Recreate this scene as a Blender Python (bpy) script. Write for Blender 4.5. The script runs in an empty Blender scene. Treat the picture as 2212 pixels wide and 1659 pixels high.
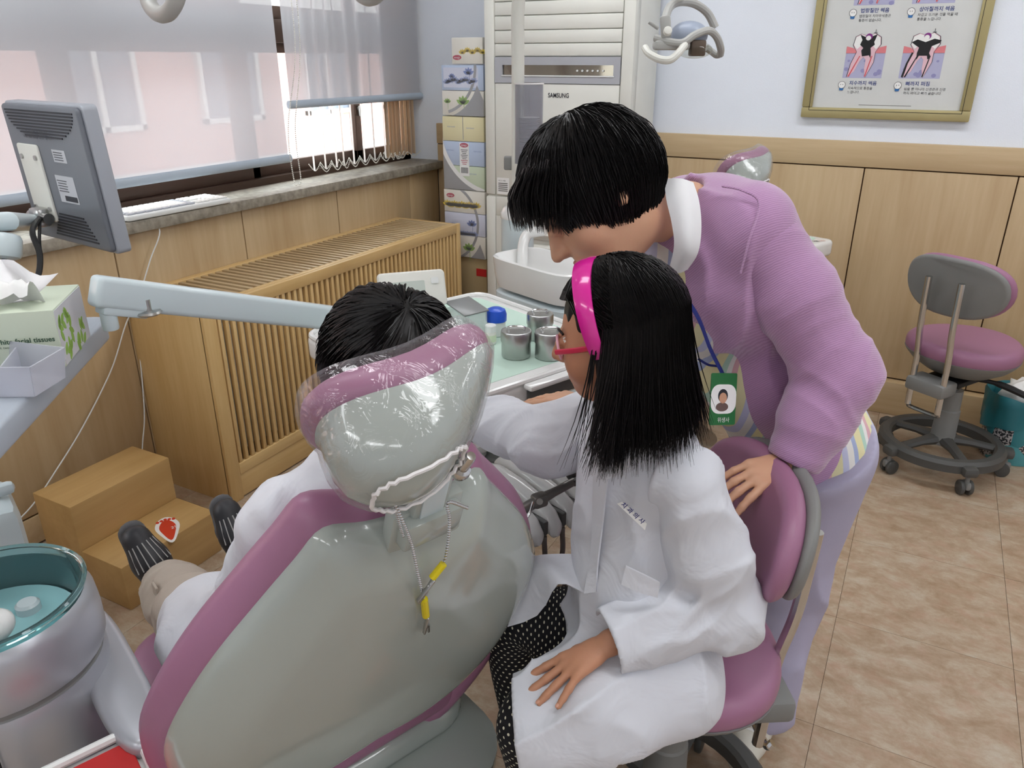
import bpy, bmesh, math, random
import numpy as np
from mathutils import Vector, Matrix
random.seed(7); np.random.seed(7)
SC = bpy.context.scene
# ---------------------------------------------------------------- camera
PW, PH, FPX = 2212, 1659, 1654.6
CAMZ, PITCH, YAW = 1.52, math.radians(22.99), math.radians(27.98)
cam = bpy.data.cameras.new('camera'); cam.sensor_width = 36; cam.lens = 36*FPX/PW; cam.clip_start = .02
camo = bpy.data.objects.new('camera', cam); SC.collection.objects.link(camo)
camo.location = (0, 0, CAMZ); camo.rotation_euler = (math.pi/2-PITCH, 0, YAW)
SC.camera = camo
# ---------------------------------------------------------------- world, exposure
wd = bpy.data.worlds.new('world'); SC.world = wd; wd.use_nodes = True
bg = wd.node_tree.nodes['Background']; bg.inputs[0].default_value = (.93, .97, 1, 1); bg.inputs[1].default_value = 7.5
vs = SC.view_settings; vs.view_transform = 'Standard'; vs.look = 'None'; vs.gamma = 1; vs.use_curve_mapping = False
vs.exposure = 0.0
SC.cycles.use_denoising = True
SC.cycles.max_bounces = 8; SC.cycles.transparent_max_bounces = 16
LAMP_POWER = 10.2
# ---------------------------------------------------------------- pixel -> place
A3 = lambda *p: np.array(p, float)
F_ = A3(-math.sin(YAW)*math.cos(PITCH), math.cos(YAW)*math.cos(PITCH), -math.sin(PITCH))
R_ = A3(math.cos(YAW), math.sin(YAW), 0); U_ = np.cross(R_, F_); C_ = A3(0, 0, CAMZ)
def ray(u, v): return F_ + R_*(u-PW/2)/FPX - U_*(v-PH/2)/FPX
def on(u, v, ax, val):
    d = ray(u, v); return C_ + d*((val-C_[ax])/d[ax])
def pz(u, v, z): return on(u, v, 2, z)
def dp(u, v, dep): return C_ + ray(u, v)*dep
# ---------------------------------------------------------------- materials
def lin(c):
    if isinstance(c, str): c = [int(c[i:i+2], 16) for i in (0, 2, 4)]
    return tuple(((x/255)/12.92 if x/255 <= .04045 else ((x/255+.055)/1.055)**2.4) for x in c)+(1,)
def newmat(name):
    m = bpy.data.materials.new(name); m.use_nodes = True
    return m, m.node_tree, m.node_tree.nodes['Principled BSDF']
def nd(nt, t, **kw):
    n = nt.nodes.new(t)
    for k, v in kw.items(): setattr(n, k, v)
    return n
def pm(name, col, rough=.5, metal=0, var=.06, vs_=8, bump=0, bs=60, coat=0, trans=0, ior=1.45, alpha=1, sss=0, spec=.5, bd=.003, bdist=0, sheen=0, emit=0, stretch=(1, 1, 1), coords='Object'):
    """plain procedural material: colour with soft noise variation, optional fine bump"""
    m, nt, b = newmat(name); c = lin(col); L = nt.links.new
    tc = nd(nt, 'ShaderNodeTexCoord'); mp = nd(nt, 'ShaderNodeMapping'); mp.inputs['Scale'].default_value = stretch
    L(tc.outputs[coords], mp.inputs[0])
    n = nd(nt, 'ShaderNodeTexNoise'); n.inputs['Scale'].default_value = vs_; n.inputs['Detail'].default_value = 4
    L(mp.outputs[0], n.inputs['Vector'])
    mx = nd(nt, 'ShaderNodeMix', data_type='RGBA'); L(n.outputs[0], mx.inputs[0])
    mx.inputs[6].default_value = tuple(x*(1-var) for x in c[:3])+(1,); mx.inputs[7].default_value = tuple(min(1, x*(1+var)) for x in c[:3])+(1,)
    L(mx.outputs[2], b.inputs['Base Color'])
    b.inputs['Roughness'].default_value = rough; b.inputs['Metallic'].default_value = metal
    b.inputs['Coat Weight'].default_value = coat; b.inputs['Transmission Weight'].default_value = trans; b.inputs['IOR'].default_value = ior
    b.inputs['Alpha'].default_value = alpha; b.inputs['Specular IOR Level'].default_value = spec
    if sss: b.inputs['Subsurface Weight'].default_value = sss; b.inputs['Subsurface Radius'].default_value = (.01, .004, .002)
    if sheen: b.inputs['Sheen Weight'].default_value = sheen
    if emit: b.inputs['Emission Color'].default_value = c; b.inputs['Emission Strength'].default_value = emit
    if bump:
        n2 = nd(nt, 'ShaderNodeTexNoise'); n2.inputs['Scale'].default_value = bs; n2.inputs['Detail'].default_value = 3
        L(mp.outputs[0], n2.inputs['Vector'])
        bp = nd(nt, 'ShaderNodeBump'); bp.inputs['Strength'].default_value = bump; bp.inputs['Distance'].default_value = bd; n2.inputs['Distortion'].default_value = bdist
        L(n2.outputs[0], bp.inputs['Height']); L(bp.outputs[0], b.inputs['Normal'])
    return m
def wood(name, c1, c2, axis=2, scale=9, rough=.42, coat=.15, coords='Object'):
    m, nt, b = newmat(name); L = nt.links.new
    tc = nd(nt, 'ShaderNodeTexCoord'); mp = nd(nt, 'ShaderNodeMapping')
    s = [1, 1, 1]; s[axis] = .08; mp.inputs['Scale'].default_value = s
    oi = nd(nt, 'ShaderNodeObjectInfo'); vm = nd(nt, 'ShaderNodeVectorMath', operation='ADD'); L(tc.outputs[coords], vm.inputs[0])
    mul = nd(nt, 'ShaderNodeMath', operation='MULTIPLY'); mul.inputs[1].default_value = 37.0; L(oi.outputs['Random'], mul.inputs[0])
    L(mul.outputs[0], vm.inputs[1]); L(vm.outputs[0], mp.inputs[0])
    n = nd(nt, 'ShaderNodeTexNoise'); n.inputs['Scale'].default_value = scale; n.inputs['Detail'].default_value = 6; n.inputs['Distortion'].default_value = .6
    L(mp.outputs[0], n.inputs['Vector'])
    n2 = nd(nt, 'ShaderNodeTexNoise'); n2.inputs['Scale'].default_value = scale*9; n2.inputs['Detail'].default_value = 2; L(mp.outputs[0], n2.inputs['Vector'])
    ad = nd(nt, 'ShaderNodeMath', operation='MULTIPLY_ADD'); ad.inputs[1].default_value = .35; L(n2.outputs[0], ad.inputs[0]); L(n.outputs[0], ad.inputs[2])
    r = nd(nt, 'ShaderNodeValToRGB'); r.color_ramp.elements[0].position = .42; r.color_ramp.elements[1].position = .95
    r.color_ramp.elements[0].color = lin(c1); r.color_ramp.elements[1].color = lin(c2)
    L(ad.outputs[0], r.inputs[0]); L(r.outputs[0], b.inputs['Base Color'])
    b.inputs['Roughness'].default_value = rough; b.inputs['Coat Weight'].default_value = coat; b.inputs['Coat Roughness'].default_value = .25
    return m
# ---------------------------------------------------------------- mesh builder
def unit(v):
    v = np.asarray(v, float); n = np.linalg.norm(v); return v/n if n else v
def frame(d, up=(0, 0, 1)):
    """right, up' for a direction d"""
    d = unit(d); up = np.asarray(up, float)
    if abs(d@up) > .98: up = A3(1, 0, 0)
    r = unit(np.cross(d, up)); return r, np.cross(r, d)
def smoothpath(pts, n=8):
    """Catmull-Rom through the points"""
    P = [np.asarray(p, float) for p in pts]; P = [2*P[0]-P[1]]+P+[2*P[-1]-P[-2]]; out = []
    for i in range(1, len(P)-2):
        for k in range(n):
            t = k/n; a, b, c, d = P[i-1:i+3]
            out.append(.5*(2*b+(c-a)*t+(2*a-5*b+4*c-d)*t*t+(3*b-a-3*c+d)*t**3))
    out.append(P[-2]); return out
class MB:
    def __init__(s): s.v = []; s.f = []; s.uv = {}
    def add(s, v, f):
        n = len(s.v); s.v += [tuple(float(x) for x in p) for p in v]; s.f += [tuple(i+n for i in q) for q in f]; return s
    def box(s, c, d, X=None, Z=None, bev=0, seg=2):
        """centre, full sizes; X / Z axes optional"""
        X = unit(X) if X is not None else A3(1, 0, 0); Z = unit(Z) if Z is not None else A3(0, 0, 1)
        Y = unit(np.cross(Z, X)); X = np.cross(Y, Z)
        bm = bmesh.new(); bmesh.ops.create_cube(bm, size=1); bmesh.ops.scale(bm, vec=d, verts=bm.verts)
        if bev: bmesh.ops.bevel(bm, geom=bm.edges, offset=min(bev, min(d)*.49), segments=seg, affect='EDGES', profile=.5)
        bm.verts.index_update(); c = np.asarray(c, float)
        v = [c+X*p.co.x+Y*p.co.y+Z*p.co.z for p in bm.verts]; f = [[q.index for q in g.verts] for g in bm.faces]; bm.free()
        return s.add(v, f)
    def span(s, a, b, bev=0):
        a = np.asarray(a, float); b = np.asarray(b, float); return s.box((a+b)/2, np.abs(b-a), bev=bev)
    def loft(s, rings, closed=True, cap=True, uv=False):
        n = len(rings[0]); m = len(rings); base = len(s.v); s.v += [tuple(float(x) for x in p) for r in rings for p in r]
        k = n if closed else n-1
        for j in range(m-1):
            for i in range(k):
                i2 = (i+1) % n
                q = (base+j*n+i, base+j*n+i2, base+(j+1)*n+i2, base+(j+1)*n+i)
                if uv: s.uv[len(s.f)] = [(i/k, j/(m-1)), ((i+1)/k, j/(m-1)), ((i+1)/k, (j+1)/(m-1)), (i/k, (j+1)/(m-1))]
                s.f.append(q)
        if cap and closed:
            s.f.append(tuple(base+i for i in range(n))[::-1]); s.f.append(tuple(base+(m-1)*n+i for i in range(n)))
        return s
    def tube(s, path, r, n=8, cap=True, up=(0, 0, 1), flat=1, closed=False, uv=False):
        P = [np.asarray(p, float) for p in path]; N = len(P)
        rr = r if hasattr(r, '__len__') else [r]*N; rings = []; pr = None
        for i in range(N):
            if closed: d = P[(i+1) % N]-P[i-1]
            else: d = P[min(i+1, N-1)]-P[max(i-1, 0)]
            d = unit(d)
            if pr is None: rt, u2 = frame(d, up)
            else:
                rt = unit(pr-d*(pr@d)); u2 = np.cross(rt, d)
            pr = rt
            rings.append([P[i]+(rt*math.cos(t)+u2*math.sin(t)*flat)*rr[i] for t in [2*math.pi*k/n for k in range(n)]])
        if closed: rings.append(rings[0]); cap = False
        return s.loft(rings, cap=cap, uv=uv)
    def cyl(s, a, b, r, r2=None, n=20, bev=0):
        a = np.asarray(a, float); b = np.asarray(b, float); r2 = r if r2 is None else r2
        if bev:
            d = unit(b-a); return s.tube([a, a+d*bev*.3, a+d*bev, b-d*bev, b-d*bev*.3, b], [r-bev, r-bev*.3, r, r2, r2-bev*.3, r2-bev], n)
        return s.tube([a, b], [r, r2], n)
    def lathe(s, prof, o, axis=(0, 0, 1), n=28, cap=True):
        """prof: (radius, height) pairs"""
        o = np.asarray(o, float); ax = unit(axis); r, u = frame(ax)
        return s.loft([[o+ax*h+(r*math.cos(t)+u*math.sin(t))*max(q, 1e-4) for t in [2*math.pi*k/n for k in range(n)]] for q, h in prof], cap=cap)
    def ball(s, c, r, n=16, m=10, X=None, Z=None):
        r = r if hasattr(r, '__len__') else (r, r, r); c = np.asarray(c, float)
        X = unit(X) if X is not None else A3(1, 0, 0); Z = unit(Z) if Z is not None else A3(0, 0, 1); Y = unit(np.cross(Z, X)); X = np.cross(Y, Z)
        return s.loft([[c+X*r[0]*math.sin(p)*math.cos(t)+Y*r[1]*math.sin(p)*math.sin(t)-Z*r[2]*math.cos(p) for t in [2*math.pi*k/n for k in range(n)]] for p in [max(.02, min(math.pi-.02, math.pi*j/m)) for j in range(m+1)]])
    def slab(s, outline, o, X, Y, t0, t1, bev=0, seg=3):
        """outline [(x, y)] in the plane o, X, Y, extruded along X x Y from t0 to t1 with rounded rims"""
        X = unit(X); Y = unit(Y); N = unit(np.cross(X, Y)); o = np.asarray(o, float); P = np.array(outline, float)
        def ins(d):
            if d == 0: return P
            nx = np.roll(P, -1, 0)-np.roll(P, 1, 0); nx /= np.linalg.norm(nx, axis=1)[:, None]+1e-9
            ar = np.sum(P[:, 0]*np.roll(P[:, 1], -1)-P[:, 1]*np.roll(P[:, 0], -1)); sg = 1 if ar > 0 else -1
            return P+np.stack([-nx[:, 1], nx[:, 0]], 1)*d*sg
        st = [(0, t0), (0, t1)]
        if bev:
            st = [(bev*(1-math.sin(a)), t0+bev*(1-math.cos(a))) for a in [math.pi/2*k/seg for k in range(seg+1)]]
            st += [(d, t1-(t-t0)) for d, t in st[::-1]]
        return s.loft([[o+X*x+Y*y+N*t for x, y in ins(d)] for d, t in st])
    def build(s, name, mat, parent=None, smooth=35, uvs=False):
        me = bpy.data.meshes.new(name)
        V = np.array(s.v); W0 = (V.min(0)+V.max(0))/2
        me.from_pydata([tuple(p) for p in V-W0], [], s.f)
        if s.uv:
            ul = me.uv_layers.new(name='UVMap')
            for fi, co in s.uv.items():
                for li, c in zip(me.polygons[fi].loop_indices, co): ul.data[li].uv = c
        return finish(name, me, mat, parent, W0, smooth)
def finish(name, me, mat, parent, W0, smooth=35):
    me.validate(); me.update()
    if smooth:
        me.polygons.foreach_set('use_smooth', [True]*len(me.polygons)); me.set_sharp_from_angle(angle=math.radians(smooth))
    for m in (mat if isinstance(mat, (list, tuple)) else [mat]): me.materials.append(m)
    o = bpy.data.objects.new(name, me); SC.collection.objects.link(o); place(o, parent, W0); return o
WL = {}
def place(o, parent, W0):
    WL[o] = A3(*W0)
    if parent is not None: o.parent = parent; o.location = Vector(A3(*W0)-WL[parent])
    else: o.location = Vector(W0)
def tag(o, label=None, cat=None, group=None, kind=None):
    if label: o['label'] = label
    if cat: o['category'] = cat
    if group: o['group'] = group
    if kind: o['kind'] = kind
    return o
def thing(name, label, cat, loc, group=None):
    o = bpy.data.objects.new(name, None); SC.collection.objects.link(o); o.empty_display_size = .1; place(o, None, loc); return tag(o, label, cat, group)
def struct(o): return tag(o, kind='structure')
def copy_tree(o, parent=None, loc=None, rz=None):
    c = o.copy(); SC.collection.objects.link(c); c.parent = parent
    if loc is not None: c.location = Vector(loc)
    if rz is not None: c.rotation_euler = (0, 0, rz)
    for ch in list(o.children): copy_tree(ch, c)
    return c
def like(o, name, parent, W0):
    """copy sharing the mesh, at another place"""
    c = o.copy(); SC.collection.objects.link(c); c.name = name; c.parent = None; place(c, parent, W0); return c
_TX = {}
def text(name, s, mat, parent, o, X, Y, size, depth=.0004, align='LEFT', bold=False, sx=1):
    """flat lettering lying in the plane o, X, Y"""
    if 'cu' not in _TX:
        cu = _TX['cu'] = bpy.data.curves.new('lettering', 'FONT'); _TX['ob'] = bpy.data.objects.new('lettering', cu)
    cu, t = _TX['cu'], _TX['ob']; cu.body = s; cu.size = size; cu.align_x = align; cu.resolution_u = 3; cu.offset = size*.018 if bold else 0
    me0 = t.to_mesh()
    V = np.array([v.co[:] for v in me0.vertices]); f = [list(p.vertices) for p in me0.polygons]
    t.to_mesh_clear()
    X = unit(X); Y = unit(Y); N = np.cross(X, Y); o = np.asarray(o, float)
    if len(V) == 0: return None
    m = MB(); m.add([o+X*p[0]*sx+Y*p[1]+N*depth for p in V], f)
    return m.build(name, mat, parent, smooth=0)
def rrect(w, h, r, n=5, cx=0, cy=0):
    out = []
    for x, y, a in ((w/2-r, h/2-r, 0), (-w/2+r, h/2-r, 90), (-w/2+r, -h/2+r, 180), (w/2-r, -h/2+r, 270)):
        for k in range(n+1):
            t = math.radians(a+90*k/n); out.append((cx+x+r*math.cos(t), cy+y+r*math.sin(t)))
    return out
def superell(a, b, e=2.5, n=40):
    out = []
    for k in range(n):
        t = 2*math.pi*k/n; c, s_ = math.cos(t), math.sin(t)
        out.append((a*math.copysign(abs(c)**(2/e), c), b*math.copysign(abs(s_)**(2/e), s_)))
    return out
# ---------------------------------------------------------------- organic surfaces: signed-distance bodies meshed with OpenVDB
import openvdb
_RN = np.random.RandomState(3).rand(32, 32, 32).astype(np.float32)
def vnoise(P, seed=0):
    """smooth value noise of points (…, 3) -> 0..1"""
    P = P+seed*7.31; i = np.floor(P).astype(np.int32); t = (P-i).astype(np.float32); t = t*t*(3-2*t); i &= 31; j = (i+1) & 31
    def g(a, b, c): return _RN[a, b, c]
    x0, y0, z0 = i[..., 0], i[..., 1], i[..., 2]; x1, y1, z1 = j[..., 0], j[..., 1], j[..., 2]; tx, ty, tz = t[..., 0], t[..., 1], t[..., 2]
    return ((g(x0, y0, z0)*(1-tx)+g(x1, y0, z0)*tx)*(1-ty)+(g(x0, y1, z0)*(1-tx)+g(x1, y1, z0)*tx)*ty)*(1-tz)+((g(x0, y0, z1)*(1-tx)+g(x1, y0, z1)*tx)*(1-ty)+(g(x0, y1, z1)*(1-tx)+g(x1, y1, z1)*tx)*ty)*tz
class SDF:
    def __init__(s, lo, hi, h):
        s.lo = A3(*lo); s.h = h; s.n = np.ceil((A3(*hi)-s.lo)/h).astype(int)+1; s.d = np.full(s.n, .05, np.float32)
    def sub(s, lo, hi):
        a = np.clip(np.floor((lo-s.lo)/s.h).astype(int), 0, s.n); b = np.clip(np.ceil((hi-s.lo)/s.h).astype(int)+1, 0, s.n)
        sl = tuple(slice(x, y) for x, y in zip(a, b))
        ax = [(s.lo[k]+s.h*np.arange(a[k], b[k])).astype(np.float32) for k in range(3)]
        return sl, np.stack(np.meshgrid(*ax, indexing='ij'), -1)
    def mix(s, sl, e, k, op):
        if e.size == 0: return
        d = s.d[sl]; e = e.astype(np.float32)
        if op == 'sub': e = -e
        if k <= 0: r = np.minimum(d, e) if op == 'add' else np.maximum(d, e)
        elif op == 'add':
            h = np.maximum(k-np.abs(d-e), 0)/k; r = np.minimum(d, e)-h*h*k*.25
        else:
            h = np.maximum(k-np.abs(d-e), 0)/k; r = np.maximum(d, e)+h*h*k*.25
        s.d[sl] = r
    def cap(s, a, ra, b, rb, k=.01, op='add', flat=None, q=1):
        """tapered capsule; flat = axis along which the section is q times as thick"""
        a = A3(*a); b = A3(*b); m = max(ra, rb)*max(1, q)+.03+k
        sl, P = s.sub(np.minimum(a, b)-m, np.maximum(a, b)+m); v = b-a; L2 = max(v@v, 1e-9)
        t = np.clip(((P-a.astype(np.float32))@v.astype(np.float32))/L2, 0, 1); w = P-a-t[..., None]*v
        if flat is not None:
            fn = unit(flat); c = w@fn; w = w-c[..., None]*fn*(1-1/q)
        s.mix(sl, np.linalg.norm(w, axis=-1)-(ra+t*(rb-ra)), k, op); return s
    def chain(s, pts, rad, k=.01, **kw):
        for i in range(len(pts)-1): s.cap(pts[i], rad[i], pts[i+1], rad[i+1], k, **kw)
        return s
    def ell(s, c, r, X=(1, 0, 0), Z=(0, 0, 1), k=.01, op='add'):
        c = A3(*c); Z = unit(Z); X = A3(*X); Y = unit(np.cross(Z, X)); X = np.cross(Y, Z); m = max(r)+.03+k
        sl, P = s.sub(c-m, c+m); w = P-c; q = np.stack([w@X/r[0], w@Y/r[1], w@Z/r[2]], -1); l = np.linalg.norm(q, axis=-1)
        g = np.linalg.norm(q/np.array(r), axis=-1)+1e-6
        s.mix(sl, l*(l-1)/g, k, op); return s
    def plane(s, o, n, k=0):
        """cut away everything on the side n points to"""
        n = unit(n); sl, P = s.sub(s.lo, s.lo+s.n*s.h); s.mix(sl, -(((P-A3(*o))@n)), k, 'sub'); return s
    def fold(s, fn):
        """displace near the surface by fn(P) metres (positive = outwards)"""
        I = np.argwhere(np.abs(s.d) < .035); P = s.lo+I*s.h; s.d[tuple(I.T)] -= fn(P).astype(np.float32); return s
    def build(s, name, mat, parent, smooth=180, relax=2):
        g = openvdb.FloatGrid(.05); g.copyFromArray(np.clip(s.d, -.05, .05)); g.transform = openvdb.createLinearTransform(voxelSize=s.h)
        p, q = g.convertToQuads(0.0)[:2] if not isinstance(g.convertToQuads(0.0), dict) else (None, None)
        p = np.array(p, float)+s.lo; q = np.array(q)[:, ::-1]
        W0 = (p.min(0)+p.max(0))/2
        me = bpy.data.meshes.new(name); me.from_pydata((p-W0).tolist(), [], q.tolist())
        if relax:
            bm = bmesh.new(); bm.from_mesh(me)
            for _ in range(relax): bmesh.ops.smooth_vert(bm, verts=bm.verts, factor=.5, use_axis_x=True, use_axis_y=True, use_axis_z=True)
            bm.to_mesh(me); bm.free()
        return finish(name, me, mat, parent, W0, smooth)
def folds(axis, freq, amp, seed=0, stretch=.25):
    """cloth folds: ridged noise stretched along an axis"""
    a = unit(axis)
    def fn(P):
        c = P@a; Q = (P-np.outer(c, a)*(1-stretch))*freq
        n = vnoise(Q, seed); r = 1-2*np.abs(2*n-1); return amp*r*.7+amp*.4*(vnoise(Q*2.1, seed+5)-.5)
    return fn
# ================================================================ palette
M = {}
M['wall'] = pm('white_wallpaper', (236, 242, 251), .8, var=.02, bump=.25, bs=220)
M['ceil'] = pm('ceiling_white', (228, 228, 224), .9)
M['maple'] = wood('maple_veneer', (182, 154, 114), (206, 182, 144), 2, 7)
M['maple_h'] = wood('maple_veneer_level', (182, 154, 114), (206, 182, 144), 0, 7)
M['beech'] = wood('beech_slats', (204, 166, 106), (224, 192, 136), 2, 10)
M['beech_y'] = wood('beech_level', (204, 166, 106), (224, 192, 136), 1, 10)
M['ply'] = wood('step_laminate', (182, 144, 88), (204, 168, 112), 1, 6)
M['gap'] = pm('dark_joint', (70, 48, 30), .9)
M['granite'] = pm('grey_stone', (150, 143, 130), .55, var=.75, vs_=38, bump=.3, bs=120)
M['bronze'] = pm('brown_window_metal', (72, 54, 44), .45, metal=.3)
M['white_pl'] = pm('white_plastic', (226, 228, 226), .35)
M['warm_pl'] = pm('ivory_plastic', (224, 224, 216), .4)
M['shell'] = pm('grey_green_gloss_shell', (168, 175, 169), .16, var=.02, coat=.6)
M['enamel'] = pm('pale_blue_white_enamel', (203, 216, 220), .3, var=.02, coat=.2)
M['mauve'] = pm('mauve_vinyl', (158, 110, 138), .4, var=.05, bump=.04, bs=300)
M['dgrey'] = pm('dark_grey_plastic', (78, 78, 76), .5)
M['mgrey'] = pm('mid_grey_plastic', (128, 128, 126), .5)
M['black'] = pm('black_rubber', (22, 22, 24), .5)
M['chrome'] = pm('polished_steel', (205, 205, 205), .14, metal=1)
M['steel'] = pm('brushed_steel', (180, 180, 178), .28, metal=1)
M['silver'] = pm('silver_paint', (178, 180, 186), .35, metal=.45)
M['paper'] = pm('white_paper', (240, 240, 238), .8)
M['red'] = pm('red_print', (190, 40, 40), .5)
M['ink'] = pm('dark_ink', (40, 42, 50), .6)
def tiles_mat():
    m, nt, b = newmat('mottled_vinyl_tile'); L = nt.links.new
    tc = nd(nt, 'ShaderNodeTexCoord'); oi = nd(nt, 'ShaderNodeObjectInfo')
    ge = nd(nt, 'ShaderNodeNewGeometry'); mul = nd(nt, 'ShaderNodeMath', operation='MULTIPLY'); mul.inputs[1].default_value = 50; L(oi.outputs['Random'], mul.inputs[0])
    ad = nd(nt, 'ShaderNodeVectorMath', operation='ADD'); L(ge.outputs['Position'], ad.inputs[0]); L(mul.outputs[0], ad.inputs[1])
    mp = nd(nt, 'ShaderNodeMapping'); mp.inputs['Scale'].default_value = (1, 1.5, 1); L(ad.outputs[0], mp.inputs[0])
    n = nd(nt, 'ShaderNodeTexNoise'); n.inputs['Scale'].default_value = 9; n.inputs['Detail'].default_value = 9; n.inputs['Roughness'].default_value = .76; n.inputs['Distortion'].default_value = .25
    L(mp.outputs[0], n.inputs['Vector'])
    r = nd(nt, 'ShaderNodeValToRGB'); e = r.color_ramp.elements; e[0].position = .3; e[1].position = .72
    e[0].color = lin((150, 122, 94)); e[1].color = lin((196, 186, 168)); k = r.color_ramp.elements.new(.5); k.color = lin((174, 152, 128))
    L(n.outputs[0], r.inputs[0])
    n2 = nd(nt, 'ShaderNodeTexNoise'); n2.inputs['Scale'].default_value = 16; n2.inputs['Detail'].default_value = 5; L(mp.outputs[0], n2.inputs['Vector'])
    mx = nd(nt, 'ShaderNodeMix', data_type='RGBA'); mr = nd(nt, 'ShaderNodeMapRange'); mr.inputs[1].default_value = .5; mr.inputs[2].default_value = .75; mr.inputs[4].default_value = .5
    L(n2.outputs[0], mr.inputs[0]); L(mr.outputs[0], mx.inputs[0]); L(r.outputs[0], mx.inputs[6]); mx.inputs[7].default_value = lin((180, 144, 122))
    L(mx.outputs[2], b.inputs['Base Color']); b.inputs['Roughness'].default_value = .42
    return m
M['tile'] = tiles_mat()
# ================================================================ room shell
XW, YB, XR, YF, ZC = -2.44, 3.73, 3.0, -2.6, 2.55
fl = struct(MB().span((-2.8, YF-.1, -.1), (XR+.1, YB+.15, -.002)).build('floor', M['gap']))
S = .45; proto = None
for i in range(-7, 8):
    for j in range(-11, 6):
        x0, y0 = -.0052+S*i, 1.6046+S*j
        xa, xb, ya, yb = max(x0, -2.46)+.0006, min(x0+S, XR)-.0006, max(y0, YF)+.0006, min(y0+S, YB)-.0006
        if xb-xa < .01 or yb-ya < .01 or y0 < -1.2: continue
        if abs(xb-xa-S) < .01 and abs(yb-ya-S) < .01 and proto is not None: like(proto, 'tile', fl, ((xa+xb)/2, (ya+yb)/2, -.001))
        else:
            t = MB().span((xa, ya, -.002), (xb, yb, 0)).build('tile', M['tile'], fl, 0)
            if abs(xb-xa-S) < .01 and abs(yb-ya-S) < .01: proto = t
struct(MB().span((-2.8, YF, -.002), (XR, 1.6046-S*6, 0)).build('floor', M['tile']))
ce = struct(MB().span((-2.8, YF-.1, ZC), (XR+.1, YB+.15, ZC+.1)).build('ceiling', M['ceil']))
wb = struct(MB().span((-2.8, YB, 0), (XR+.1, YB+.1, ZC)).build('wall_back', M['wall']))
struct(MB().span((XR, YF, 0), (XR+.1, YB, ZC)).build('wall_right', M['wall']))
struct(MB().span((-2.8, YF-.1, 0), (XR+.1, YF, ZC)).build('wall_front', M['wall']))
# back wall wainscot: rail, panels, base
MB().span((XW, YB-.012, .14), (XR, YB, 1.195)).build('panel_backing', M['gap'], wb, 0)
MB().span((XW, YB-.024, 1.092), (XR, YB, 1.197), bev=.003).build('top_rail', M['maple_h'], wb)
xs = [-.253+.5675*k for k in range(-4, 7)]
for a, b in zip(xs, xs[1:]):
    a, b = max(a, XW), min(b, XR)
    if b-a > .03: MB().span((a+.0025, YB-.022, .165), (b-.0025, YB-.004, 1.087), bev=.002).build('panel', M['maple'], wb)
struct(MB().span((XW, YB-.066, 0), (XR, YB, .158), bev=.004).build('baseboard_back', M['maple_h']))
# window wall: below and above the opening
wl = struct(MB().span((-2.8, YF, 0), (XW-.018, YB, .962)).span((-2.8, YF, 2.15), (XW-.018, YB, ZC)).span((-2.8, YF, .962), (XW-.018, -.9, 2.15)).build('wall_left', M['wall'], None, 0))
MB().span((XW-.018, YF, .02), (XW-.012, YB, .96)).build('panel_backing', M['gap'], wl, 0)
ys = [1.664+.5885*k for k in range(-7, 4)]
for a, b in zip(ys, ys[1:]+[YB-.02]):
    MB().span((XW-.014, a+.0025, .115), (XW, b-.0025, .958), bev=.002).build('panel', M['maple'], wl)
    MB().span((XW-.014, a+.0025, .01), (XW, b-.0025, .108), bev=.002).build('panel', M['maple_h'], wl)
MB().span((-2.64, YF, .96), (XW+.035, YB, 1.0), bev=.004).build('window_sill', M['granite'], wl)
# window: frame members, panes
M['glass'] = pm('clear_glass', (255, 255, 255), .02, trans=1, var=0)
def glass_thin(name, tint=(1, 1, 1), refl=.08):
    m, nt, b = newmat(name); L = nt.links.new; nt.nodes.remove(b)
    t = nd(nt, 'ShaderNodeBsdfTransparent'); t.inputs[0].default_value = tint+(1,); g = nd(nt, 'ShaderNodeBsdfGlossy'); g.inputs['Roughness'].default_value = .02
    fr = nd(nt, 'ShaderNodeLayerWeight'); fr.inputs[0].default_value = .12; mx = nd(nt, 'ShaderNodeMixShader'); L(fr.outputs[1], mx.inputs[0]); L(t.outputs[0], mx.inputs[1]); L(g.outputs[0], mx.inputs[2])
    L(mx.outputs[0], nt.nodes['Material Output'].inputs[0]); return m
M['pane'] = glass_thin('window_pane', (.96, .98, .98))
win = struct(MB().span((-2.72, -.9, 1.0), (-2.62, YB-.02, 1.03)).span((-2.72, -.9, 2.1), (-2.62, YB-.02, 2.16)).span((-2.72, YB-.09, 1.0), (-2.62, YB-.02, 2.15)).span((-2.72, -.9, 1.0), (-2.62, -.82, 2.15)).build('window_1', M['bronze'], None, 0))
MB().span((-2.72, -.82, 1.585), (-2.63, YB-.09, 1.68), bev=.004).build('transom', M['bronze'], win)
for a, b, dx in ((-.82, .9, .02), (.9, 1.75, 0), (1.74, 2.585, .02), (2.5, 3.345, 0), (3.27, YB-.09, .02)):
    x0, x1 = -2.70+dx, -2.665+dx
    for z0, z1 in ((1.03, 1.585), (1.68, 2.1)):
        MB().span((x0, a, z0), (x1, b, z0+.055), bev=.003).span((x0, a, z1-.04), (x1, b, z1), bev=.003).span((x0, a, z0), (x1, a+.045, z1), bev=.003).span((x0, b-.045, z0), (x1, b, z1), bev=.003).build('sash', M['bronze'], win)
        MB().span((x0+.015, a+.03, z0+.04), (x0+.019, b-.03, z1-.03)).build('pane', M['pane'], win, 0)
MB().cyl((-2.655, 3.3, 1.29), (-2.635, 3.3, 1.29), .012).box((-2.635, 3.3, 1.275), (.012, .014, .05), bev=.003).build('latch', M['steel'], win)
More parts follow.
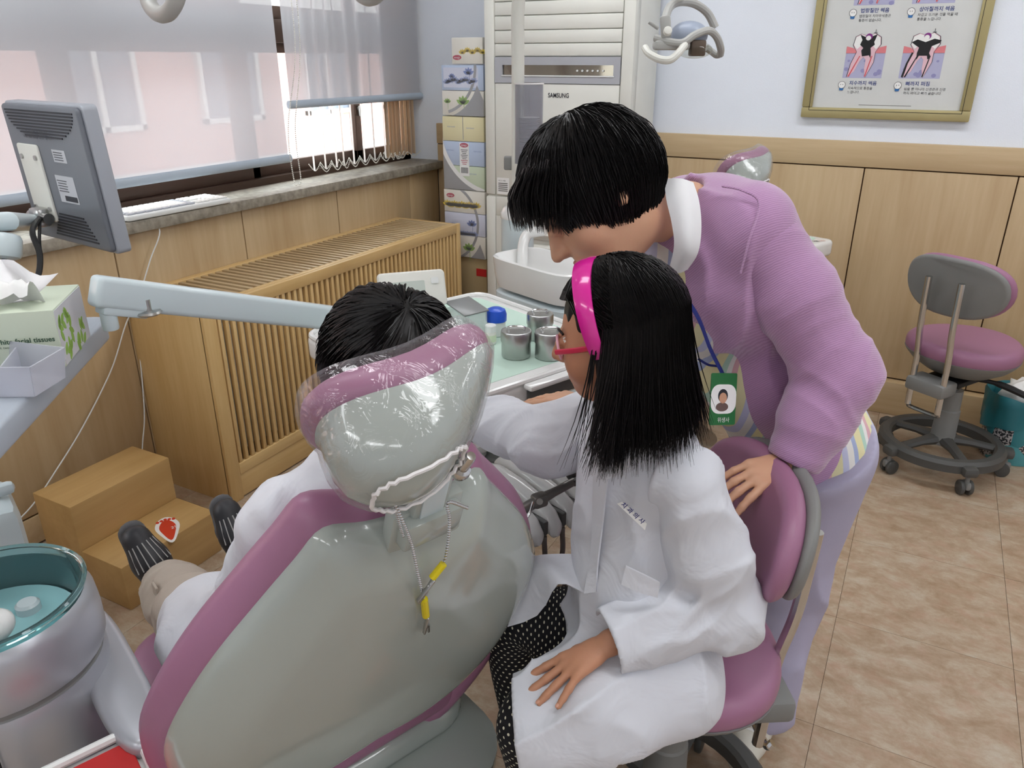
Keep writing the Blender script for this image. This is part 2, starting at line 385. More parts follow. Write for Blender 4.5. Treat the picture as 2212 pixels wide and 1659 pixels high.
# ceiling lamps of the room; the row behind the camera is added fill
M['lampglow'] = pm('lamp_diffuser', (250, 252, 255), .5, emit=LAMP_POWER, var=0)
k = 0
for x in (-1.3, .35, 2.0):
    for y in (-1.4, .75, 2.75):
        t = thing('ceiling_lamp', ['recessed fluorescent panel lamp, %s row from the window, %s from the back wall' % (r, c) for r in ('first', 'second', 'third') for c in ('third', 'second', 'first')][k], 'lamp', (x, y, ZC), 'ceiling lamps'); k += 1
        MB().span((x-.62, y-.17, ZC-.035), (x-.6, y+.17, ZC)).span((x+.6, y-.17, ZC-.035), (x+.62, y+.17, ZC)).span((x-.6, y-.17, ZC-.035), (x+.6, y-.15, ZC)).span((x-.6, y+.15, ZC-.035), (x+.6, y+.17, ZC)).build('housing', M['white_pl'], t, 0)
        MB().span((x-.6, y-.15, ZC-.028), (x+.6, y+.15, ZC-.012)).build('diffuser', M['lampglow'], t, 0)
# ================================================================ outside: brick building across the street
M['brick'] = pm('red_brick', (206, 158, 146), .9, var=.25, vs_=3)
M['stonetrim'] = pm('pale_concrete', (214, 210, 204), .9, var=.1)
M['darkpane'] = pm('dark_window_glass', (92, 100, 112), .2)
bl = thing('apartment_building', 'red brick building with pale bands across the street, behind the blinds', 'building', (-11, 6, -3.2))
MB().span((-14, -6, -3.2), (-10.5, 26, 5.2)).build('wall', M['brick'], bl, 0)
for z in (-.4, 2.35): MB().span((-10.5, -6, z), (-10.38, 26, z+.35)).build('band', M['stonetrim'], bl, 0)
MB().span((-14.1, -6.1, 5.2), (-10.3, 26.1, 5.45)).build('roof_edge', M['stonetrim'], bl, 0)
for y in (-4.6, -2.2, .2, 2.6, 5.0, 7.4, 9.8, 12.2, 14.6, 17.0, 19.4):
    for z0, z1 in ((.55, 1.9), (-2.2, -.8)):
        w = MB().span((-10.5, y-.65, z0), (-10.42, y+.65, z0+.08)).span((-10.5, y-.65, z1-.08), (-10.42, y+.65, z1)).span((-10.5, y-.65, z0), (-10.42, y-.57, z1)).span((-10.5, y+.57, z0), (-10.42, y+.65, z1)).span((-10.5, y-.04, z0), (-10.42, y+.04, z1)).build('window', M['stonetrim'], bl, 0)
        MB().span((-10.49, y-.57, z0+.08), (-10.46, y+.57, z1-.08)).build('pane', M['darkpane'], w, 0)
st = MB().span((-60, -40, -3.3), (-2.85, 60, -3.2)).build('street_ground', pm('pale_paving', (170, 168, 164), .9), None, 0); struct(st)
# ================================================================ blinds
def blind_mat():
    m, nt, b = newmat('grey_roller_fabric'); L = nt.links.new
    tc = nd(nt, 'ShaderNodeTexCoord'); w = nd(nt, 'ShaderNodeTexNoise'); w.inputs['Scale'].default_value = 900; L(tc.outputs['Object'], w.inputs['Vector'])
    b.inputs['Base Color'].default_value = lin((205, 206, 212)); b.inputs['Roughness'].default_value = .9; b.inputs['Specular IOR Level'].default_value = 0
    tr = nd(nt, 'ShaderNodeBsdfTranslucent'); tr.inputs[0].default_value = (.62, .62, .65, 1); mx = nd(nt, 'ShaderNodeMixShader'); mx.inputs[0].default_value = .25
    L(b.outputs[0], mx.inputs[1]); L(tr.outputs[0], mx.inputs[2])
    tp = nd(nt, 'ShaderNodeBsdfTransparent'); m2 = nd(nt, 'ShaderNodeMixShader'); mr = nd(nt, 'ShaderNodeMapRange'); mr.inputs[3].default_value = .045; mr.inputs[4].default_value = .075
    L(w.outputs[0], mr.inputs[0]); L(mr.outputs[0], m2.inputs[0]); L(mx.outputs[0], m2.inputs[1]); L(tp.outputs[0], m2.inputs[2]); L(m2.outputs[0], nt.nodes['Material Output'].inputs[0]); return m
M['blind'] = blind_mat(); M['bluebar'] = pm('blue_grey_bar', (176, 188, 200), .4)
M['bead'] = pm('clear_white_beads', (226, 224, 216), .3)
def roller(label, y0, y1, zb, x):
    t = thing('roller_blind', label, 'blind', (x, (y0+y1)/2, zb), 'roller blinds on the window')
    n = 24; fab = MB()
    rows = [[(x+.0015*math.sin(5*k/n*math.pi+z*3), y0+(y1-y0)*k/n, z) for k in range(n+1)] for z in (zb+.012, zb+.3, zb+.6, 2.18)]
    fab.loft(rows, closed=False, cap=False).build('fabric', M['blind'], t)
    MB().tube([(x, y0-.012, zb), (x, y1+.012, zb)], .013, 12, flat=1.35).build('bottom_bar', M['bluebar'], t)
    MB().cyl((x, y0-.02, 2.2), (x, y1+.02, 2.2), .03).build('roller', M['bluebar'], t)
    return t
roller('wide grey roller blind lowered nearly to the sill behind the monitor', .45, 2.635, 1.115, -2.52)
r2 = roller('shorter grey roller blind ending higher, beside the air conditioner corner', 2.70, YB-.03, 1.335, -2.535)
def beads(m, path, step=.009, r=.0032):
    P = smoothpath(path, 10); acc = 0; last = P[0]; m.ball(last, r, 6, 4)
    for a, b in zip(P, P[1:]):
        d = np.linalg.norm(b-a); pos = step-acc
        while pos < d: m.ball(a+(b-a)*pos/d, r, 6, 4); pos += step
        acc = (acc+d) % step
    return m
c0, c1 = on(636, 398, 0, -2.47), on(651, 398, 0, -2.47)
beads(MB(), [(-2.505, 2.708, 2.18), (-2.49, 2.72, 1.6), (-2.47, c0[1], 1.25), (-2.47, c0[1], 1.03), (-2.47, (c0[1]+c1[1])/2, 1.012), (-2.47, c1[1], 1.03), (-2.47, c1[1], 1.25), (-2.49, 2.75, 1.6), (-2.505, 2.76, 2.18)], .008).build('bead_chain', M['bead'], r2)
M['cream'] = pm('cream_slat_cloth', (232, 206, 178), .8, trans=0)
def slat_mat():
    m, nt, b = newmat('cream_vertical_slat'); L = nt.links.new; b.inputs['Base Color'].default_value = lin((246, 228, 206)); b.inputs['Roughness'].default_value = .8
    tr = nd(nt, 'ShaderNodeBsdfTranslucent'); tr.inputs[0].default_value = lin((250, 240, 226)); mx = nd(nt, 'ShaderNodeMixShader'); mx.inputs[0].default_value = .55
    tc = nd(nt, 'ShaderNodeTexCoord'); L(b.outputs[0], mx.inputs[1]); L(tr.outputs[0], mx.inputs[2]); L(mx.outputs[0], nt.nodes['Material Output'].inputs[0]); return m
M['slat'] = slat_mat(); M['slatw'] = pm('white_slat_edge', (246, 244, 240), .7)
vb = thing('vertical_blind', 'cream vertical slat blind with bead chains, drawn to the far corner', 'blind', (-2.57, 3.2, 1.02))
bot = []
us = [683, 708, 732, 748, 770, 793, 815, 838, 846, 856, 865]
for u in us:
    p = on(u, 372, 0, -2.57); bot.append(p[1])
for k in range(8): bot.append(3.44+.034*k)
for k, y in enumerate(bot):
    d = unit(A3(-2.57, y, 0)) if k < 11 else unit(A3(-.75+.02*random.random(), .66, 0)); wdt = .078
    if k < 11: d = unit(A3(-2.57, y-.18-.15*random.random(), 0))
    nrm = A3(-d[1], d[0], 0)
    z0, z1 = 1.035, 2.14; P = A3(-2.575, y, 0)
    rings = [[P+d*q*wdt/2+nrm*(.006*(1-q*q))+A3(0, 0, z) for q in (-1, -.5, 0, .5, 1)]+[P+d*q*wdt/2+nrm*(.006*(1-q*q)+.0006)+A3(0, 0, z) for q in (1, .5, 0, -.5, -1)] for z in (z0, z1)]
    MB().loft(rings).build('slat', M['slat'] if k > 7 else M['slatw'], vb)
for a, b in zip(bot[:11], bot[1:12]):
    for x in (-2.54, -2.61):
        beads(MB(), [(x, a, 1.06), (x, a*.7+b*.3, 1.034), (x, (a+b)/2, 1.026), (x, a*.3+b*.7, 1.034), (x, b, 1.06)], .0085, .003).build('bead_chain', M['bead'], vb)
beads(MB(), [(-2.53, bot[11], 1.05), (-2.525, 3.5, 1.03), (-2.53, 3.55, 1.055), (-2.525, 3.6, 1.03), (-2.53, 3.68, 1.05)], .0085, .003).build('bead_chain', M['bead'], vb)
MB().span((-2.6, 2.75, 2.14), (-2.55, YB-.03, 2.17)).build('head_rail', M['white_pl'], vb)
# ================================================================ radiator cover
RX0, RX1, RY0, RY1, RZ = XW+.002, -2.055, 1.668, 3.31, .755
rc = thing('radiator_cover', 'beech radiator cover with vertical front slats and slatted top under the window', 'radiator cover', (-2.24, 2.5, 0))
MB().span((RX0, RY0, .0), (RX1-.012, RY0+.02, RZ-.004), bev=.002).build('end_panel', M['beech'], rc)
MB().span((RX0, RY1-.02, .0), (RX1-.012, RY1, RZ-.004), bev=.002).build('end_panel', M['beech'], rc)
MB().span((RX1-.02, RY0, .0), (RX1, RY0+.055, RZ), bev=.003).build('stile', M['beech'], rc)
MB().span((RX1-.02, RY1-.035, .0), (RX1, RY1, RZ), bev=.003).build('stile', M['beech'], rc)
MB().span((RX1-.02, RY0+.055, RZ-.045), (RX1, RY1-.035, RZ), bev=.003).build('top_rail', M['beech_y'], rc)
MB().span((RX1-.02, RY0+.055, .1), (RX1, RY1-.035, .145), bev=.003).build('bottom_rail', M['beech_y'], rc)
MB().span((RX1-.012, RY0+.055, .005), (RX1-.006, RY1-.035, .098), bev=.002).build('kick_panel', M['beech_y'], rc)
MB().span((RX0, RY0+.02, RZ-.025), (RX0+.035, RY1-.02, RZ), bev=.002).build('back_rail', M['beech_y'], rc)
MB().span((RX1-.045, RY0+.02, RZ-.025), (RX1-.021, RY1-.02, RZ), bev=.002).build('front_rail', M['beech_y'], rc)
MB().span((RX0+.02, RY0+.02, .0), (RX0+.03, RY1-.02, RZ-.06)).build('back_board', M['gap'], rc, 0)
ra = MB()
for k in range(28):
    y = RY0+.1+k*.053; ra.span((-2.33, y-.018, .12), (-2.16, y+.018, .62), bev=.012)
ra.build('radiator_body', M['warm_pl'], rc)
ns = 50; pr = None
for k in range(ns):
    y = RY0+.07+(RY1-RY0-.125)*k/(ns-1)
    if pr is None: pr = MB().span((RX1-.02, y-.0075, .14), (RX1-.003, y+.0075, RZ-.04), bev=.002).build('slat', M['beech'], rc)
    else: like(pr, 'slat', rc, WL[pr]+A3(0, y-RY0-.07, 0))
ns = 46; pr = None
for k in range(ns):
    y = RY0+.035+(RY1-RY0-.07)*k/(ns-1)
    if pr is None: pr = MB().span((RX0+.03, y-.0085, RZ-.02), (RX1-.04, y+.0085, RZ-.003), bev=.0015).build('top_slat', M['maple_h'], rc)
    else: like(pr, 'top_slat', rc, WL[pr]+A3(0, y-RY0-.035, 0))
# ================================================================ wooden step stool
sx0, sx1, sx2, sy0, sy1 = -2.235, -2.055, -1.872, 1.095, 1.445
ss = thing('step_stool', 'two-step wooden box stool with footprint sticker beside the radiator cover', 'step stool', (-2.05, 1.27, 0))
MB().span((sx0, sy0, 0), (sx1, sy1, .305), bev=.003).build('upper_step', M['ply'], ss)
MB().span((sx1+.001, sy0, 0), (sx2, sy1, .152), bev=.003).build('lower_step', M['ply'], ss)
M['stick_w'] = pm('white_sticker', (242, 240, 236), .5); M['stick_r'] = pm('orange_red_print', (214, 62, 34), .5)
def foot(cx, cy, ang, s=1):
    X = A3(math.cos(ang), math.sin(ang), 0); Y = A3(-X[1], X[0], 0)
    def fp(k, off=0):
        pts = []
        for i in range(28):
            t = 2*math.pi*i/28; r = .052+off+.012*math.cos(2*t)-.008*math.cos(t); pts.append((r*math.cos(t)*1.15*s, (.030+off*.9)*math.sin(t)*(1+.25*math.cos(t))*s))
        return pts
    o = A3(cx, cy, .152)
    st = MB().slab(fp(0, .006), o, X, Y, .0002, .0008).build('footprint_sticker', M['stick_w'], ss)
    MB().slab([(x*.86-.004, y*.8) for x, y in fp(0)], o, X, Y, .0008, .0013).build('sole_print', M['stick_r'], st)
    for i in range(5):
        MB().slab([(p*.0065+.056-.004*abs(i-2), q*.0055+(i-2)*.012) for p, q in superell(1, 1, 2, 12)], o, X, Y, .0009, .0015).build('toe_print', M['stick_r'], st)
    text('print_number', '2단', M['stick_w'], st, o+A3(0, 0, .0013)+X*-.012-Y*.008, -Y, X, .02)
p1 = pz(360, 1143, .152); foot(p1[0], p1[1]+.005, 2.6); foot(p1[0]-.03, p1[1]-.085, 2.6)
# white cord hanging on the wall
cp = [on(345, 500, 0, -2.41), on(325, 560, 0, -2.415), on(300, 640, 0, -2.42), on(272, 700, 0, -2.425), on(240, 800, 0, -2.428), on(180, 920, 0, -2.428), on(125, 1010, 0, -2.42), on(75, 1085, 0, -2.4), on(35, 1130, 0, -2.38), on(20, 1160, 0, -2.3)]
tag(MB().tube(smoothpath([A3(-2.45, cp[0][1], 1.005)]+cp, 6), .0025, 6).build('power_cord', M['white_pl']), 'thin white cord running from the keyboard down the panelled wall', 'cord')
cp = [on(298, 665, 0, -2.425), on(300, 740, 0, -2.425), on(307, 820, 0, -2.428), on(312, 900, 0, -2.428), on(308, 958, 0, -2.425), on(306, 1000, 0, -2.42)]
tag(MB().tube(smoothpath(cp, 6), .0025, 6).build('power_cord', M['white_pl']), 'thin white cord hanging straight down beside the radiator cover', 'cord')
# ================================================================ air conditioner
ay = 3.38
ac = thing('air_conditioner', 'tall white floor-standing air conditioner against the back wall', 'air conditioner', (-1.57, 3.53, 0))
MB().span((-1.94, ay+.01, 0), (-1.205, YB-.03, 1.95), bev=.012).build('cabinet', M['warm_pl'], ac)
for a, b in ((-1.94, -1.886), (-1.262, -1.205)):
    MB().span((a, ay-.008, .9), (b, ay+.06, 1.95), bev=.01).build('corner_post', M['warm_pl'], ac)
    MB().span((a, ay-.008, .0), (b, ay+.06, .893), bev=.01).build('corner_post', M['warm_pl'], ac)
z = 1.95
for zb in (1.757, 1.70, 1.64, 1.585, 1.531):
    MB().span((-1.884, ay-.004, zb+.0015), (-1.264, ay+.03, z-.0015), bev=.004).build('louvre_panel', M['warm_pl'], ac); z = zb
dpn = MB().span((-1.884, ay-.006, 1.495), (-1.264, ay+.02, 1.529)).span((-1.884, ay-.006, 1.418), (-1.264, ay+.02, 1.448)).span((-1.884, ay-.006, 1.448), (-1.845, ay+.02, 1.495)).span((-1.295, ay-.006, 1.448), (-1.264, ay+.02, 1.495)).build('display_frame', pm('silver_grey_panel', (176, 178, 184), .4), ac, 0)
M['mirror'] = pm('dark_mirror_strip', (120, 112, 100), .06, metal=.9)
MB().span((-1.846, ay+.004, 1.447), (-1.294, ay+.01, 1.496)).build('mirror_strip', M['mirror'], dpn, 0)
MB().box((-1.57, ay-.004, 1.449), (.556, .01, .006), bev=.002).build('light_lip', M['white_pl'], dpn)
for k in range(6): MB().cyl((-1.468+.0245*k, ay+.005, 1.472), (-1.468+.0245*k, ay-.002, 1.472), .0045, n=10).build('button', M['white_pl'], dpn)
MB().span((-1.884, ay-.004, .9), (-1.264, ay+.03, 1.416), bev=.004).build('front_panel', M['warm_pl'], ac)
text('logo', 'SAMSUNG', M['ink'], ac, (-1.607, ay-.005, 1.359), (1, 0, 0), (0, 0, 1), .027, bold=True, sx=.85)
sk = MB().box((-1.843, ay-.0046, .945), (.066, .001, .078)).build('rating_sticker', M['paper'], ac, 0)
text('sticker_print', 'AC-S 1400', M['ink'], sk, (-1.868, ay-.0052, .968), (1, 0, 0), (0, 0, 1), .009)
for r in range(5): MB().box((-1.843, ay-.0054, .958-.009*r), (.052, .0004, .005)).build('print_line', M['mgrey'], sk, 0)
MB().span((-1.884, ay+.012, .06), (-1.264, ay+.02, .893)).build('lower_grille_back', M['dgrey'], ac, 0)
MB().span((-1.884, ay-.004, .80), (-1.264, ay+.02, .893), bev=.004).build('lower_panel', M['warm_pl'], ac)
for a, b in ((-1.884, -1.855), (-1.79, -1.74), (-1.29, -1.264)): MB().span((a, ay-.004, .06), (b, ay+.02, .80)).build('grille_stile', M['warm_pl'], ac, 0)
for k in range(11):
    zz = .79-.063*k
    MB().span((-1.86, ay-.003, zz-.011), (-1.785, ay+.02, zz+.011), bev=.004).build('slot_bar', M['warm_pl'], ac)
    MB().box((-1.515, ay+.004, zz-.008), (.46, .03, .034), Z=(0, -.5, .86), bev=.004).build('slat', M['warm_pl'], ac)
# ================================================================ stacked tissue packs in the corner
def cmat(n, c, r=.45): 
    if n not in M: M[n] = pm(n, c, r)
    return M[n]
wrap = pm('thin_clear_wrap', (235, 235, 240), .12, alpha=.12, var=0, spec=.8)
blue_b, pale_g, yel_b, cream_b, grey_b = cmat('pale_blue_card', (188, 205, 232)), cmat('pale_green_card', (206, 220, 190)), cmat('pale_yellow_card', (232, 222, 170)), cmat('cream_card', (234, 230, 218)), cmat('silver_grey_wrap', (150, 150, 152), .3)
leaf_b, leaf_g, flow_y, flow_b = cmat('blue_petal_print', (110, 130, 190)), cmat('green_leaf_print', (140, 180, 80)), cmat('yellow_petal_print', (226, 196, 60)), cmat('blue_haze_print', (150, 165, 210))
pk_red = cmat('crimson_logo', (180, 30, 70))
def petals(o, x, z, s, mat, parent, n=5, y=-.0006, stalk=True):
    m = MB()
    for k in range(n):
        t = math.radians(30+120*k/(n-1)); c = A3(x+math.cos(t)*s*.55, y, z+math.sin(t)*s*.55); d = (math.cos(t), math.sin(t))
        m.slab([(d[0]*p*s*.5-d[1]*q*s*.22, d[1]*p*s*.5+d[0]*q*s*.22) for p, q in superell(1, 1, 1.6, 12)], c, (1, 0, 0), (0, 0, 1), 0, .0003)
    if stalk: m.box((x+s*.15, y, z-s*.6), (s*.06, .0003, s*1.3))
    return m.build('flower_print', mat, parent, 0)
def pack(label, x0, x1, z0, z1, y, rows, deco):
    t = thing('tissue_pack', label, 'tissue pack', ((x0+x1)/2, y+.12, z0), 'tissue packs stacked beside the air conditioner')
    n = len(rows); h = (z1-z0)/n
    for k, m in enumerate(rows):
        MB().span((x0, y, z1-h*(k+1)+.001), (x1, y+.23, z1-h*k-.001), bev=.003).build('tissue_box', m, t)
    deco(t, x0, x1, z0, z1, y)
    MB().span((x0-.002, y-.003, z0), (x1+.002, y+.234, z1+.001), bev=.006).build('clear_wrap', wrap, t)
    return t
def oval(t, x, z, y):
    o = MB().slab(superell(.024, .011, 2, 20), (x, y-.0008, z), (1, 0, 0), (0, 0, 1), -.0004, .0004).build('logo_oval', pk_red, t, 0)
    text('logo_text', "mong's", M['paper'], o, (x, y-.0015, z-.004), (1, 0, 0), (0, 0, 1), .012, align='CENTER')
def arc(t, cx, cz, r, a0, a1, w, y, mat, x0, x1, z0, z1):
    m = MB(); P = []
    for k in range(21):
        a = math.radians(a0+(a1-a0)*k/20); P.append((math.cos(a), math.sin(a)))
    c = lambda q, rr: (min(max(cx+q[0]*rr, x0), x1), y-.001, min(max(cz+q[1]*rr, z0), z1))
    m.loft([[c(q, r), c(q, r+w)] for q in P], closed=False, cap=False).build('swoosh_print', mat, t, 0)
def d1(t, x0, x1, z0, z1, y):
    oval(t, x0+.03, z0+.03, y)
    for k in range(5): petals(None, x0+.06+.028*k, z0+.045+.008*(k % 2), .022, flow_y, t, y=y-.0006, stalk=False)
def d2(t, x0, x1, z0, z1, y):
    h = (z1-z0)/2; MB().span((x0+.012, y-.0004, z1-h+.014), (x1-.03, y, z1-.012)).build('picture_field', cmat('pale_lilac_field', (214, 218, 236)), t, 0)
    petals(None, x0+.06, z1-h*.5, .02, leaf_b, t, y=y-.0008); petals(None, x0+.155, z1-h*.38, .032, leaf_b, t, y=y-.0008)
    for k in range(8): petals(None, x0+.03+.022*k, z1-h+.03+.006*(k % 3), .024, flow_b, t, y=y-.0008, stalk=False)
    petals(None, x0+.12, z0+h*.45, .04, leaf_g, t, y=y-.0008); petals(None, x0+.03, z0+h*.5, .022, leaf_g, t, y=y-.0008)
    arc(t, x0-.02, z1-.01, .205, -75, 5, .014, y, grey_b, x0, x1, z0, z1)
    arc(t, x0-.02, z1-.01, .235, -75, -20, .2, y, grey_b, x0, x1, z0, z1)
def d3(t, x0, x1, z0, z1, y):
    MB().box(((x0+x1)/2, y-.0004, z1-.055), (.003, .0008, .11)).build('seam', M['mgrey'], t, 0)
    lb = MB().box((x0+.125, y-.001, z1-.205), (.055, .001, .16)).build('product_label', M['paper'], t, 0); oval(t, x0+.125, z1-.135, y-.0008)
    for k in range(9): MB().box((x0+.125, y-.0018, z1-.158-.0085*k), (.04-.008*(k % 3), .0004, .003)).build('label_line', M['ink'] if k < 6 else pk_red, lb, 0)
    for k in range(9): MB().box((x0+.107+.0045*k, y-.0018, z1-.257), (.002 if k % 2 else .003, .0004, .028)).build('bar', M['ink'], lb, 0)
    for k, (px, pzv) in enumerate(((.05, .052), (.16, .056), (.04, .165), (.2, .165), (.17, .275))): text('side_print', 'facial tissues', leaf_b, t, (x0+px-.02, y-.0008, z1-pzv), (1, 0, 0), (0, 0, 1), .009)
    arc(t, x1+.06, z1-.04, .31, 178, 270, .022, y, M['paper'], x0, x1, z0, z1); arc(t, x1+.06, z1-.04, .332, 178, 270, .2, y, grey_b, x0, x1, z0, z1)
def d4(t, x0, x1, z0, z1, y):
    oval(t, x0+.04, z1-.03, y)
    for k in range(9): petals(None, x0+.02+.022*k, z1-.085-.006*(k % 2), .03, flow_y, t, y=y-.0008, stalk=False)
    petals(None, x0+.165, z1-.18, .032, leaf_b, t, y=y-.0008); petals(None, x0+.05, z1-.19, .02, leaf_b, t, y=y-.0008)
    for k in range(7): petals(None, x0+.05+.022*k, z1-.23, .024, flow_b, t, y=y-.0008, stalk=False)
    petals(None, x0+.145, z1-.31, .04, leaf_g, t, y=y-.0008)
    arc(t, x0, z1-.17, .195, -80, 60, .014, y, grey_b, x0, x1, z0, z1); arc(t, x0, z1-.17, .235, -80, -25, .2, y, grey_b, x0, x1, z0, z1)
pack('single wrapped pack with yellow flowers, topmost of the tissue pack stack', -2.14, -1.968, 1.497, 1.615, 3.41, [cream_b], d1)
pack('tissue pack with blue flowers over green leaves, second from the top of its stack', -2.203, -1.966, 1.262, 1.494, 3.41, [blue_b, cream_b], d2)
pack('tissue pack in yellow, blue and green boxes with white barcode label', -2.207, -1.967, .905, 1.259, 3.41, [yel_b, blue_b, pale_g], d3)
pack('tissue pack with yellow and blue flowers, lowest of the stack behind radiator cover', -2.212, -1.967, .555, .902, 3.41, [cream_b, cmat('pale_lilac_field', (214, 218, 236)), cream_b], d4)
bx = thing('carton', 'kraft carton with red band under the tissue packs', 'carton', (-2.09, 3.53, .29))
MB().span((-2.2, 3.42, .29), (-1.967, 3.65, .553), bev=.004).build('body', cmat('kraft_card', (170, 150, 112), .8), bx)
MB().span((-2.03, 3.4185, .46), (-1.969, 3.4205, .5)).build('red_band', M['red'], bx, 0)
bx = thing('plastic_crate', 'dark green crate on the floor under the kraft carton', 'crate', (-2.09, 3.53, 0))
MB().span((-2.21, 3.41, 0), (-1.967, 3.66, .288), bev=.01).build('body', cmat('dark_green_plastic', (34, 70, 48), .35), bx)
for k in range(5): MB().span((-2.2+.047*k, 3.404, .04), (-2.17+.047*k, 3.412, .23), bev=.003).build('rib', cmat('dark_green_plastic', (34, 70, 48)), bx)
# ================================================================ framed poster
py = YB-.002; fx0, fx1, fz0, fz1 = -.545, .098, 1.287, 2.2
po = thing('framed_poster', 'gold framed tooth decay poster with four drawings on the white wall', 'poster', (-.22, py, fz0))
M['gold'] = pm('dull_gold_frame', (176, 164, 118), .35, metal=.25)
for a, b in (((fx0, fz0), (fx1, fz0+.042)), ((fx0, fz1-.042), (fx1, fz1)), ((fx0, fz0+.042), (fx0+.042, fz1-.042)), ((fx1-.042, fz0+.042), (fx1, fz1-.042))):
    MB().span((a[0], py-.028, a[1]), (b[0], py, b[1]), bev=.005).build('frame_bar', M['gold'], po)
for a, b in (((fx0+.03, fz0+.03), (fx1-.03, fz0+.032)), ((fx0+.03, fz0+.03), (fx0+.032, fz1-.03)), ((fx1-.032, fz0+.03), (fx1-.03, fz1-.03))):
    MB().span((a[0], py-.0286, a[1]), (b[0], py-.0275, b[1])).build('frame_line', M['black'], po, 0)
MB().span((fx0+.04, py-.012, fz0+.04), (fx1-.04, py-.008, fz1-.04)).build('sheet', pm('poster_paper', (214, 216, 214), .25), po, 0)
gum, bone, dot, root, pulp, navy, purple = cmat('gum_pink', (222, 130, 136)), cmat('bone_lilac', (178, 178, 208)), cmat('bone_dots', (150, 148, 192)), cmat('root_pink', (228, 190, 200)), cmat('nerve_red', (214, 90, 96)), cmat('navy_print', (70, 84, 140)), cmat('purple_print', (130, 50, 130))
def tooth(cx, cz, kind, head, lines):
    lay = [0]
    def sh(name, pts, mat, parent=po):
        lay[0] += 1; return MB().slab(pts, (cx, py-.0121-.00012*lay[0], cz), (1, 0, 0), (0, 0, 1), 0, .0001).build(name, mat, parent, 0)
    b = sh('bone_drawing', [(-.075, -.065), (.075, -.065), (.075, .035), (-.075, .035)], bone)
    rn = random.Random(int(cx*100)+int(cz*10))
    for k in range(16):
        x, z = rn.uniform(-.068, .068), rn.uniform(-.06, .015)
        if abs(abs(x+.005)-.033) < .02: continue
        s = .009*(1 if z < -.03 else .6); sh('bone_dot', [(x+p*s, z+q*s*.85) for p, q in superell(1, 1, 2, 9)], dot, b)
    sh('gum_drawing', [(-.075, .03), (.075, .03), (.075, .058), (.05, .052), (.035, .04), (-.035, .04), (-.05, .05), (-.075, .056)], gum)
    ol = [(-.058, -.062), (-.05, -.01), (-.034, .035), (-.05, .06), (-.045, .092), (-.025, .102), (0, .094), (.025, .104), (.048, .09), (.052, .062), (.036, .035), (.035, -.005), (-.002+.014, -.062), (.004, -.03), (.004, .005), (-.006, .016), (-.018, 0), (-.034, -.04)]
    sh('tooth_outline', [(x*1.05, z*1.01) for x, z in ol], M['ink']); sh('root_drawing', ol, root)
    if kind >= 1: sh('crown_drawing', [(-.035, .045), (-.05, .062), (-.045, .09), (-.025, .1), (0, .092), (.025, .102), (.047, .088), (.05, .062), (.037, .045), (.02, .06), (-.02, .06)], M['paper'])
    for q in (((-.056, -.06), (-.022, .02), (-.018, .02), (-.05, -.06)), ((.008, -.06), (.024, .02), (.028, .02), (.013, -.058))):
        sh('nerve_drawing', list(q), pulp if kind < 4 else M['black'])
    if kind == 4: sh('nerve_drawing', [(-.062, -.062), (-.05, -.01), (-.037, .03), (-.042, .034), (-.057, -.01), (-.066, -.058)], M['black'])
    if kind >= 3:
        sh('decay_drawing', [(-.03, .1), (-.012, .092), (.012, .092), (.034, .1), (.03, .085), (.026, .072), (.03, .062), (.016, .05), (.02, .03), (.022, .01), (.014, .022), (-.012, .018), (-.018, .04), (-.012, .05), (-.026, .062), (-.02, .08)] if kind == 3 else [(-.05, .07), (-.03, .08), (0, .07), (.03, .082), (.056, .076), (.05, .066), (.025, .055), (.02, .03), (.028, .015), (.018, .006), (.014, .02), (-.015, .02), (-.022, .004), (-.024, .03), (-.02, .05), (-.036, .06)], M['black'])
        sh('germ_drawing', [(.004+p*.013, .092+q*.012) for p, q in superell(1, 1, 2, 16)], purple); sh('germ_face', [(.002+p*.0095, .087+q*.009) for p, q in superell(1, 1, 2, 16)], M['paper'])
        MB().box((cx+.026, py-.0145, cz+.112), (.002, .0003, .014)).box((cx+.026, py-.0145, cz+.106), (.014, .0003, .002)).build('fork_drawing', M['ink'], po, 0)
    # small round helper beside the caption
    fx, fz = -.072, -.092
    sh('round_face_outline', [(fx+p*.0145, fz+q*.0145) for p, q in superell(1, 1, 2, 18)], M['ink']); sh('round_face', [(fx+p*.013, fz+q*.013) for p, q in superell(1, 1, 2, 18)], M['paper'])
    sh('blue_shorts', [(fx-.009, fz-.013), (fx+.009, fz-.013), (fx+.007, fz-.022), (fx-.007, fz-.022)], cmat('blue_shorts_print', (50, 110, 170)))
    sh('face_eyes', [(fx-.005, fz+.003), (fx-.003, fz+.003), (fx-.003, fz-.001), (fx-.005, fz-.001)], M['ink']); sh('face_eyes', [(fx+.003, fz+.003), (fx+.005, fz+.003), (fx+.005, fz-.001), (fx+.003, fz-.001)], M['ink'])
    text('caption', head, navy, po, (cx-.045, py-.0125, cz-.091), (1, 0, 0), (0, 0, 1), .0185, bold=True)
    for k, s in enumerate(lines): text('caption_small', s, M['ink'], po, (cx-.047, py-.0125, cz-.109-.0155*k), (1, 0, 0), (0, 0, 1), .0125)
tooth(-.326, 1.512, 3, '치수까지 썩음', ['지속적으로 통증을', '느낍니다.'])
tooth(-.112, 1.512, 4, '뼈까지 퍼짐', ['씹을 뿐 아니라 신경관과 신경', '까지 파이고 뼈가 곪습니다.'])
tooth(-.326, 1.785, 1, '법랑질만 썩음', ['법랑질이 치아우식증은', '통증이 없습니다.'])
tooth(-.112, 1.785, 1, '상아질까지 썩음', ['차갑고 뜨거운 것을 먹을 때', '통증을 느낍니다.'])
